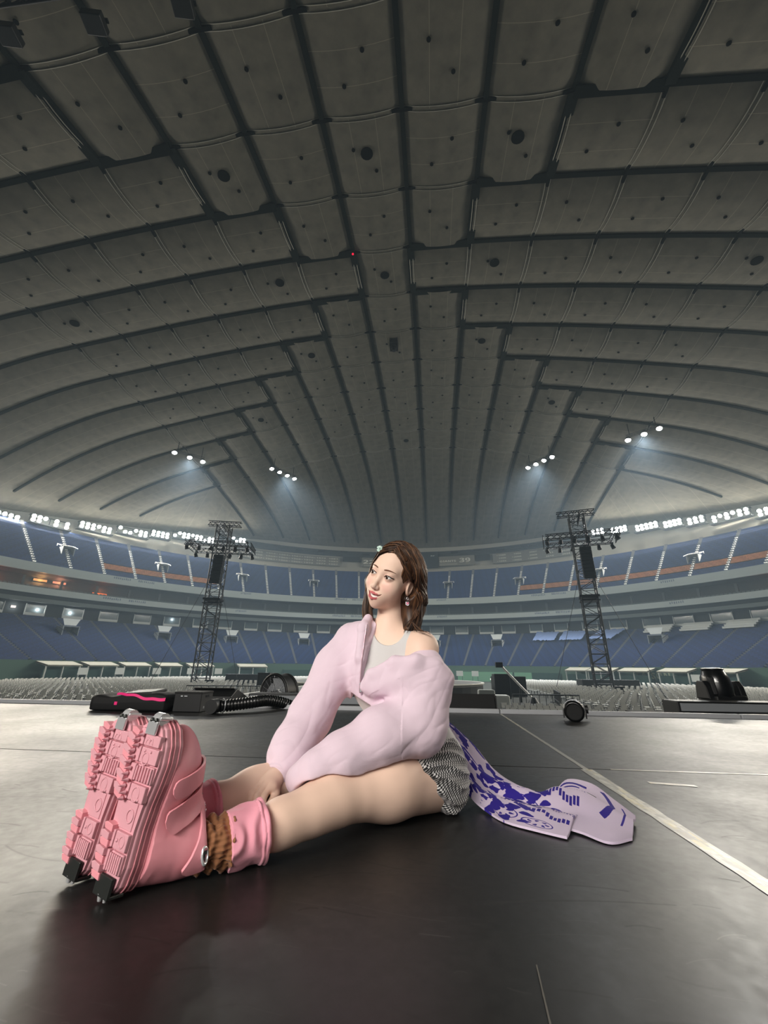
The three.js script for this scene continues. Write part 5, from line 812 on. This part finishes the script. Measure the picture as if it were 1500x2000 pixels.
{ const sleeveR = chain([[...J(-0.3, 0.497, 1.58), 0.072], [...J(-0.35, 0.42, 1.545), 0.074], [...ELR, 0.066], [...J(-0.435, 0.19, 1.38), 0.06], [...J(-0.442, 0.16, 1.34), 0.05], [...J(-0.446, 0.14, 1.318), 0.037]], 0.04);
  const sleeveL = chain([[...J(-0.035, 0.415, 1.47), 0.07], [...J(-0.05, 0.33, 1.44), 0.08], [...J(-0.06, 0.255, 1.415), 0.08], [...J(-0.17, 0.225, 1.36), 0.078], [...J(-0.27, 0.178, 1.3), 0.062], [...J(-0.34, 0.146, 1.262), 0.046], [...J(-0.378, 0.134, 1.255), 0.032]], 0.05);
  const bodyS = blend([cone(WAIST, CHEST, 0.128, 0.132), egg(CHEST, [0.155, 0.135, 0.125]), egg(J(-0.2, 0.47, 1.56), [0.13, 0.08, 0.09]), cone(J(-0.055, 0.24, 1.61), J(-0.065, 0.34, 1.58), 0.075, 0.09), cone(J(-0.19, 0.535, 1.555), J(-0.3, 0.51, 1.58), 0.055, 0.062), cone(J(-0.16, 0.26, 1.5), J(-0.2, 0.4, 1.49), 0.075, 0.07)], 0.06);
  const collarBand = chain([[...J(-0.23, 0.36, 1.408), 0.01], [...J(-0.203, 0.398, 1.396), 0.013], [...J(-0.127, 0.437, 1.378), 0.016], [...J(-0.06, 0.44, 1.37), 0.017], [...J(-0.005, 0.425, 1.392), 0.02], [...J(0.016, 0.395, 1.45), 0.022], [...J(0.02, 0.405, 1.53), 0.022], [...J(0.0, 0.455, 1.575), 0.018]], 0.02);
  const hoodBag = blend([egg(J(-0.05, 0.39, 1.415), [0.11, 0.05, 0.055]), egg(J(0.01, 0.36, 1.45), [0.04, 0.055, 0.06]), cone(J(-0.19, 0.36, 1.41), J(-0.1, 0.39, 1.4), 0.035, 0.05)], 0.03);
  const collarR2 = chain([[...J(-0.236, 0.585, 1.5), 0.016], [...J(-0.246, 0.55, 1.47), 0.018], [...J(-0.25, 0.45, 1.44), 0.015]], 0.02);
  const vR = unit(SHR, WRR), vF = unit(ELL, WRL), vB = unit(J(-0.2, 0.3, 1.4), J(0.02, 0.42, 1.45));
  const f = (x, y, z) => {
    let d = smin(bodyS(x, y, z), sleeveR(x, y, z), 0.03);
    const u = acrossChest(x, z), cut = Math.max(edgeA(y) - u, edgeB(u) - y);
    d = smax(d, -cut, 0.008);
    let l = smin(sleeveL(x, y, z), collarBand(x, y, z), 0.018); l = smin(l, hoodBag(x, y, z), 0.03);
    d = smin(d, l, 0.02); d = smin(d, collarR2(x, y, z), 0.02);
    d = smax(d, -(legL(x, y, z) - 0.004), 0.006); d = smax(d, -neckS(x, y, z) + 0.012, 0.006);
    // drawn-in hem and cuffs, long drag folds along the arms
    const dL = sleeveL(x, y, z), dR = sleeveR(x, y, z), v = dR < dL ? (dR < 0.03 ? vR : vB) : x < -0.1 && dL < 0.03 ? vF : vB;
    d += (0.0036 * creases(x, y, z, v, 0.8) + 0.002 * creases(x + 4, y, z, vB, 1.3) + 0.009 * noise3(x * 8, y * 8, z * 8) + 0.0022 * noise3(x * 40, y * 40, z * 40) - 0.001) * smooth(0.11, 0.16, y);
    // hem line: falls from the front opening to the hip
    const hem = 0.265 + 0.9 * Math.max(0, -0.12 - x) * 0.5 - 0.55 * Math.max(0, x + 0.12);
    const sleeveD = Math.min(sleeveL(x, y, z), sleeveR(x, y, z)) - 0.02;
    return Math.max(d, Math.min(hem - y, sleeveD));
  };
  const hood = part('hoodie', planarUV(surf(f, [-0.53, 0.08, -1.78], [0.11, 0.61, -1.18], 0.0036)), hoodiePink, person);
  // zip, cuffs, seam cords
  const zipPts = []; for (let k = 0; k <= 12; k++) { const y = lerp(0.3, 0.56, k / 12), X = lerp(-0.251, -0.232, k / 12); let Z = 1.3; for (let s = 0; s < 400; s++) { if (f(X, y, -Z) < 0.0005) break; Z += 0.0008; } zipPts.push([X, y, -Z + 0.001]); }
  part('zip', tube(zipPts, 0.0022, 50, 6), phys(0xd9b9c4, 0.35, { metalness: 0.5 }), hood);
  part('zip_pull', join([rbox(0.007, 0.02, 0.003, 0.0012, 0, -0.012, 0), new THREE.TorusGeometry(0.004, 0.001, 6, 12).translate(0, 0.002, 0)]).translate(zipPts[3][0] + 0.004, zipPts[3][1], zipPts[3][2] + 0.006), alu, hood);
  const around = (a, b, r0, r1, t0, n = 60) => { const A = V(...a), Bv = V(...b), d = Bv.clone().sub(A).normalize(), e = V(0, 1, 0).cross(d).normalize(), h = d.clone().cross(e); return { A, Bv, d, e, h }; };
  const cuff = (a, b, ra, rb, name) => { const { A, Bv, e, h } = around(a, b); part(name, planarUV(sheet(48, 10, (u, v) => { const t = u * Math.PI * 2, r = lerp(ra, rb, v) * (1 + 0.035 * Math.sin(t * 24)) * (v > 0.9 ? 0.9 : 1), c = A.clone().lerp(Bv, Math.min(1, v * 1.05)); c.addScaledVector(e, r * Math.cos(t)).addScaledVector(h, r * Math.sin(t)); return c.toArray(); })), hoodiePink, hood); };
  cuff(J(-0.444, 0.15, 1.328), J(-0.452, 0.128, 1.3), 0.043, 0.036, 'cuff');
}
// checked bubble skirt
const check = canvasTex(128, 128, (c, w, h) => { c.fillStyle = '#c4c2c1'; c.fillRect(0, 0, w, h); c.fillStyle = '#0e0f12'; for (let j = 0; j < 4; j++) for (let i = 0; i < 4; i++) if ((i + j) % 2) { c.fillRect(i * 32, j * 32, 32, 32); c.beginPath(); c.moveTo(i * 32, j * 32); c.lineTo(i * 32 - 12, j * 32 + 12); c.lineTo(i * 32, j * 32 + 14); c.fill(); c.beginPath(); c.moveTo(i * 32 + 32, j * 32 + 32); c.lineTo(i * 32 + 44, j * 32 + 20); c.lineTo(i * 32 + 32, j * 32 + 16); c.fill(); } }, true, [1 / 0.021, 1 / 0.021]);
{ const puff = blend([egg(J(-0.045, 0.115, 1.6), [0.138, 0.112, 0.15]), cone(HIPL, J(-0.115, 0.108, 1.445), 0.117, 0.107), cone(HIPR, J(-0.2, 0.12, 1.58), 0.114, 0.1), egg(J(0.0, 0.075, 1.55), [0.085, 0.075, 0.1])], 0.04);
  const dir = V(-0.7, 0, 0.7), O = V(...J(-0.04, 0.11, 1.57));
  const f = (x, y, z) => {
    const rx = x - O.x, ry = y - O.y, rz = z - O.z, a = rx * dir.x + rz * dir.z, lat = rx * 0.7 + rz * 0.7, ang = Math.atan2(ry + 0.02, lat);
    const q = ang * 13 + 6 * noise3(x * 9, y * 9, z * 9);
    let d = puff(x, y, z) + 0.012 * (Math.abs(Math.sin(q)) - 0.65) * smooth(-0.16, 0.0, a) + 0.005 * noise3(x * 30, y * 30, z * 30);
    d = smax(d, a - 0.085 - 0.8 * (y - 0.09) + 0.006 * Math.sin(ang * 13), 0.03);
    return Math.max(d, 0.002 - y, y - 0.19 - 0.1 * (x + 0.06));
  };
  const g = surf(f, [-0.33, -0.003, -1.86], [0.24, 0.3, -1.36], 0.0042);
  part('skirt', uvBy(g, (x, y, z) => { const rx = x - O.x, ry = y - O.y + 0.05, rz = z - O.z, a = rx * dir.x + rz * dir.z, lat = rx * 0.7 + rz * 0.7; return [Math.atan2(ry, lat) * 0.135, a + 0.3 * ry]; }), cotton(0xffffff, { map: check, bumpMap: null }), person);
  part('skirt_button', cyl(0.006, 0.006, 0.003, ...J(0.02, 0.2, 1.47), Math.PI / 2), alu, person); }
// socks with rolled tops, and the gathered brown leg warmer
function sock(a, b, r0, r1, name, wr) {
  const c = cone(a, b, r0, r1), A = V(...a), d = V(...b).sub(A), L = d.length(); d.normalize();
  const f = (x, y, z) => { const t = (x - A.x) * d.x + (y - A.y) * d.y + (z - A.z) * d.z; let e = c(x, y, z); e += 0.003 * Math.sin(t * 120 + 16 * noise3(x * 14, y * 14, z * 14)) * wr + 0.003 * folds(x, y, z, 2); const roll = Math.hypot(e + 0.002, t - 0.006) - 0.0055, roll2 = Math.hypot(e + 0.001, t - 0.015) - 0.0042; e = Math.max(e, -t, t - L); return Math.max(Math.min(e, roll, roll2), 0.001 - y); };
  const lo = [0, 1, 2].map((k) => Math.min(a[k], b[k]) - 0.075), hi = [0, 1, 2].map((k) => Math.max(a[k], b[k]) + 0.075);
  return part(name, planarUV(surf(f, lo, hi, 0.0028)), sockPink, person);
}
sock(J(-0.412, 0.061, 1.118), J(-0.476, 0.053, 1.064), 0.06, 0.058, 'sock', 1); sock(J(-0.578, 0.085, 1.2), J(-0.69, 0.06, 1.075), 0.054, 0.049, 'sock', 0.3);
{ const a = J(-0.468, 0.054, 1.07), b = J(-0.528, 0.053, 1.03), A = V(...a), d = V(...b).sub(A).normalize(), e = V(0, 1, 0).cross(d).normalize(), h = d.clone().cross(e), L = V(...a).distanceTo(V(...b));
  part('leg_warmer', planarUV(sheet(120, 40, (u, v) => { const t = u * Math.PI * 2; const r = 0.0505 - 0.003 * v + 0.0025 * Math.sin(v * 18 + 3 * Math.sin(t * 2 + 1)) + 0.011 * noise3(Math.cos(t) * 3.5, Math.sin(t) * 3.5, v * 9) + 0.0016 * Math.sin(t * 30 + v * 6) + (v < 0.06 ? 0.004 : 0); const c = A.clone().addScaledVector(d, v * L); c.addScaledVector(e, r * Math.cos(t)).addScaledVector(h, r * Math.sin(t)); if (c.y < 0.0015) c.y = 0.0015; return c.toArray(); })), brownKnit, person); }

// ---------------------------------------------------------------- platform boots
const bootPink = phys(0xe4959f, 0.5, { clearcoat: 0.15, clearcoatRoughness: 0.5 }), solePink = phys(0xd69ba5, 0.55), chrome = phys(0xeef0f2, 0.2, { metalness: 0.65 }), steelDark = phys(0x4a4d4b, 0.3, { metalness: 0.7 });
const outline = (y) => { const t = y / 0.295; const p = [[0, 0.02], [0.04, 0.036], [0.15, 0.043], [0.35, 0.042], [0.48, 0.046], [0.62, 0.056], [0.74, 0.0615], [0.86, 0.056], [0.95, 0.04], [1, 0.014]]; for (let k = 0; k < p.length - 1; k++) if (t <= p[k + 1][0]) { const s = (t - p[k][0]) / (p[k + 1][0] - p[k][0]); return lerp(p[k][1], p[k + 1][1], s); } return 0.014; };
const soleShape = (inset) => { const pts = [], n = 40; for (let k = 0; k <= n; k++) { const y = k / n * 0.295; pts.push(new THREE.Vector2(Math.max(0.004, outline(y) - inset), y * (1 - inset * 4) + inset * 0.6)); } for (let k = n; k >= 0; k--) { const y = k / n * 0.295; pts.push(new THREE.Vector2(-Math.max(0.004, outline(y) - inset), y * (1 - inset * 4) + inset * 0.6)); } return new THREE.Shape(pts); };
const bootUpper = (() => {
  const parts = blend([egg([0, 0.205, 0.075], [0.052, 0.082, 0.052]), cone([0, 0.19, 0.085], [0, 0.09, 0.13], 0.045, 0.046), cone([0, 0.048, 0.06], [0.022, 0.056, 0.118], 0.043, 0.046), cone([0.022, 0.056, 0.118], [0.085, 0.07, 0.215], 0.046, 0.053), cone([0, 0.06, 0.06], [0, 0.2, 0.06], 0.043, 0.05)], 0.045);
  return (x, y, z) => { const d = parts(x, y, z) + 0.003 * folds(x + 9, y, z, 1.6) * smooth(0.2, 0.05, y); return Math.max(d, 0.046 - z, (x - 0.022) * 0.53 + (y - 0.056) * 0.12 + (z - 0.118) * 0.84 - 0.056 - 0.006 * Math.sin(y * 40)); };
})();
function makeBoot() {
  const g = new THREE.Group(); g.name = 'boot';
  const mid = new THREE.ExtrudeGeometry(soleShape(0.004), { depth: 0.034, bevelEnabled: true, bevelSize: 0.004, bevelThickness: 0.004, bevelSegments: 3 }).translate(0, 0, 0.016); part('midsole', mid, solePink, g);
  for (const z of [0.024, 0.033, 0.045]) { const pts = soleShape(-0.0005).getPoints(2).filter((_, k) => k % 2 === 0).map((p) => [p.x, p.y, z]); part('welt_ridge', tube(pts, 0.0017, 130, 5, true), bootPink, g); }
  part('outsole', new THREE.ExtrudeGeometry(soleShape(0.003), { depth: 0.008, bevelEnabled: false }).translate(0, 0, 0.006), solePink, g);
  const pad = (x0, x1, y0, y1, z = 0.012, n = 'tread_block', m = solePink) => part(n, rbox(x1 - x0, y1 - y0, z, 0.0018, (x0 + x1) / 2, (y0 + y1) / 2, 0.004), m, g);
  const raised = (geom) => part('tread_relief', geom, solePink, g);
  const R = (y) => outline(y) - 0.005;
  const slats = (y0, y1) => { pad(-0.004, R((y0 + y1) / 2), y0, y1, 0.007, 'tread_base', solePink); for (let k = 0; k < 6; k++) { const x = lerp(0.0, R((y0 + y1) / 2) - 0.004, k / 5); part('tread_slat', rbox(0.0046, y1 - y0 - 0.004, 0.013, 0.0012, x, (y0 + y1) / 2, 0.003), solePink, g); } };
  slats(0.034, 0.066); slats(0.182, 0.212);
  for (const [a, b] of [[0.07, 0.098], [0.15, 0.178], [0.216, 0.244], [0.247, 0.268]]) pad(-0.004, R((a + b) / 2) + 0.001, a, b);
  part('shank', rbox(0.05, 0.046, 0.005, 0.0015, 0.006, 0.124, 0.006), solePink, g);
  for (const [x, y, r] of [[0.016, 0.124, 0.011], [0.022, 0.084, 0.009], [0.02, 0.162, 0.012], [0.018, 0.224, 0.011]]) raised(new THREE.TorusGeometry(r, 0.0016, 6, 20).translate(x, y, y === 0.124 ? 0.003 : -0.002));
  for (const [x, y] of [[0.006, 0.084], [0.008, 0.153], [0.034, 0.154], [0.01, 0.238], [0.032, 0.238]]) raised(new THREE.SphereGeometry(0.003, 10, 8).translate(x, y, -0.002));
  for (const x of [0.01, 0.022]) raised(new THREE.TorusGeometry(0.006, 0.0014, 6, 16, Math.PI).scale(1, 1.7, 1).translate(x, 0.25, -0.002));
  for (const [a, b] of [[0.034, 0.066], [0.07, 0.098], [0.15, 0.178], [0.182, 0.212], [0.216, 0.244], [0.247, 0.278]]) pad(-0.025, -0.007, a, b, 0.013);
  const lug = (() => { const s = new THREE.Shape([[0, 0], [-0.03, 0.004], [-0.036, 0.012], [-0.026, 0.0135], [0, 0.009]].map((p) => new THREE.Vector2(...p))); return new THREE.ExtrudeGeometry(s, { depth: 0.017, bevelEnabled: true, bevelSize: 0.001, bevelThickness: 0.001, bevelSegments: 1 }); })();
  for (let k = 0; k < 11; k++) { const y = 0.147 + k * 0.0115, m = part('lug', lug, k % 2 ? solePink : bootPink, g); m.position.set(-R(y) + 0.026, y, -0.009 - (k % 2) * 0.003); m.rotation.z = -0.12; m.scale.set(0.85, 1, 1); }
  for (let k = 0; k < 7; k++) { const y = 0.02 + k * 0.0125, m = part('lug', lug, k % 2 ? solePink : bootPink, g); m.position.set(-R(y) + 0.024, y, -0.007 - (k % 2) * 0.003); m.rotation.z = 0.1; m.scale.set(0.8, 1, 0.9); }
  for (let k = 0; k < 12; k++) part('lug_tip', new THREE.ConeGeometry(0.0045, 0.014, 5).rotateX(-Math.PI / 2).translate(-R(0.15 + k * 0.0105) + 0.03 + (k % 2) * 0.006, 0.15 + k * 0.0105, -0.013), solePink, g);
  // chrome toe bracket and heel plate
  part('toe_bracket', join([rbox(0.034, 0.026, 0.006, 0.002, 0.012, 0.281, -0.003), cyl(0.013, 0.013, 0.024, 0.012, 0.298, 0.012, 0, 0, Math.PI / 2, 20), rbox(0.03, 0.008, 0.03, 0.003, 0.012, 0.3, 0.016)]), chrome, g);
  for (const x of [0.004, 0.02]) part('bolt', new THREE.SphereGeometry(0.0048, 12, 8).translate(x, 0.296, -0.003), steelDark, g);
  part('heel_plate', join([rbox(0.05, 0.032, 0.007, 0.0015, 0.006, 0.014, -0.001), rbox(0.05, 0.006, 0.03, 0.0015, 0.006, 0.0, 0.014)]), steelDark, g);
  part('heel_stud', join([cyl(0.007, 0.004, 0.012, 0.002, -0.004, 0.002, 0, 0, 0, 12), cyl(0.005, 0.003, 0.01, 0.018, -0.003, 0.002, 0, 0, 0, 12)]), chrome, g);
  // upper, straps hugging it, buckle and chain
  part('upper', planarUV(surf(bootUpper, [-0.08, -0.02, 0.035], [0.14, 0.32, 0.26], 0.003)), bootPink, g);
  const strap = (C, up, wdir, half, a0, a1, name) => { const c = V(...C), e = V(...up).normalize(), w = V(...wdir).normalize(), X = V(1, 0, 0), hit = (t, s, off) => { const dd = X.clone().multiplyScalar(Math.cos(t)).addScaledVector(e, Math.sin(t)), o = c.clone().addScaledVector(w, s); let r = 0.12; for (let k = 0; k < 80; k++) { const p = o.clone().addScaledVector(dd, r), d = bootUpper(p.x, p.y, p.z); if (d < 0.0004) break; r -= Math.max(0.0006, d * 0.6); if (r < 0.02) break; } return o.addScaledVector(dd, r + off); };
    const rows = []; const f = (off) => sheet(36, 6, (u, v) => { const t = lerp(a0, a1, u), k = Math.min(1, Math.sqrt(Math.max(0, 1 - (Math.max(0, 0.07 - u) / 0.07) ** 2))), s = (v * 2 - 1) * half * Math.max(0.25, k); return hit(t, s, off).toArray(); });
    const outer = f(0.0098), inner = f(0.0045), rim = [0, 1].map((q) => sheet(36, 1, (u, v) => { const t = lerp(a0, a1, u), k = Math.min(1, Math.sqrt(Math.max(0, 1 - (Math.max(0, 0.07 - u) / 0.07) ** 2))); return hit(t, (q ? 1 : -1) * half * Math.max(0.25, k), v ? 0.0098 : 0.0045).toArray(); }));
    return { m: part(name, planarUV(join([outer, inner, ...rim, sheet(1, 6, (u, v) => hit(a0, (v * 2 - 1) * half * 0.25, u ? 0.0098 : 0.0045).toArray())])), bootPink, g), hit }; };
  strap([0, 0.172, 0.06], [0, 0.35, 0.94], [0, 0.94, -0.35], 0.019, -0.15, 2.6, 'strap');
  const s2 = strap([0, 0.118, 0.075], [0, 0.45, 0.9], [0, 0.9, -0.45], 0.022, -0.3, 2.7, 'strap');
  const s3 = strap([0.03, 0.064, 0.138], [-0.2, 0.9, 0.3], [-0.5, 0.1, -0.85], 0.024, -0.75, 2.4, 'ankle_strap');
  const q = s3.hit(-0.1, 0.0, 0.011); const bk = part('buckle', new THREE.TorusGeometry(0.011, 0.0032, 8, 24).scale(0.62, 1.25, 1).rotateY(Math.PI / 2).rotateZ(0.35).translate(q.x, q.y, q.z), chrome, s3.m);
  part('buckle_plate', new THREE.CylinderGeometry(0.009, 0.009, 0.002, 18).scale(1.2, 1, 0.6).rotateZ(Math.PI / 2).rotateX(0.5).translate(q.x - 0.001, q.y, q.z), steelDark, s3.m);
  for (let k = 0; k < 11; k++) { const t = k / 10, c = V(0.006, 0.2 - 0.09 * t, 0.2), dn = V(0, -0.5, -0.86); for (let s = 0; s < 60 && bootUpper(c.x, c.y, c.z) > 0.011; s++) c.addScaledVector(dn, 0.003); part('chain_link', new THREE.TorusGeometry(0.0056, 0.0017, 6, 12).rotateY(k % 2 ? 1.2 : 0.2).rotateX(0.7).translate(c.x, c.y, c.z), chrome, g); }
  part('heel_tab', rbox(0.03, 0.006, 0.028, 0.002, 0.012, 0.004, 0.075, 0.1), bootPink, g);
  return g;
}
const bootBasis = (O) => new THREE.Matrix4().makeBasis(V(0.9122, -0.0547, 0.4061), V(0.0899, 0.9936, -0.0681), V(0.3998, -0.0986, -0.9113)).setPosition(...O);
{ const b = makeBoot(); b.applyMatrix4(bootBasis(J(-0.642, 0.014, 0.907))); person.add(b);
  const c = b.clone(); c.position.set(...J(-0.757, 0.014, 0.962)); person.add(c); }
shadows(scene);
scene.add(camera);
renderer.render(scene, camera);
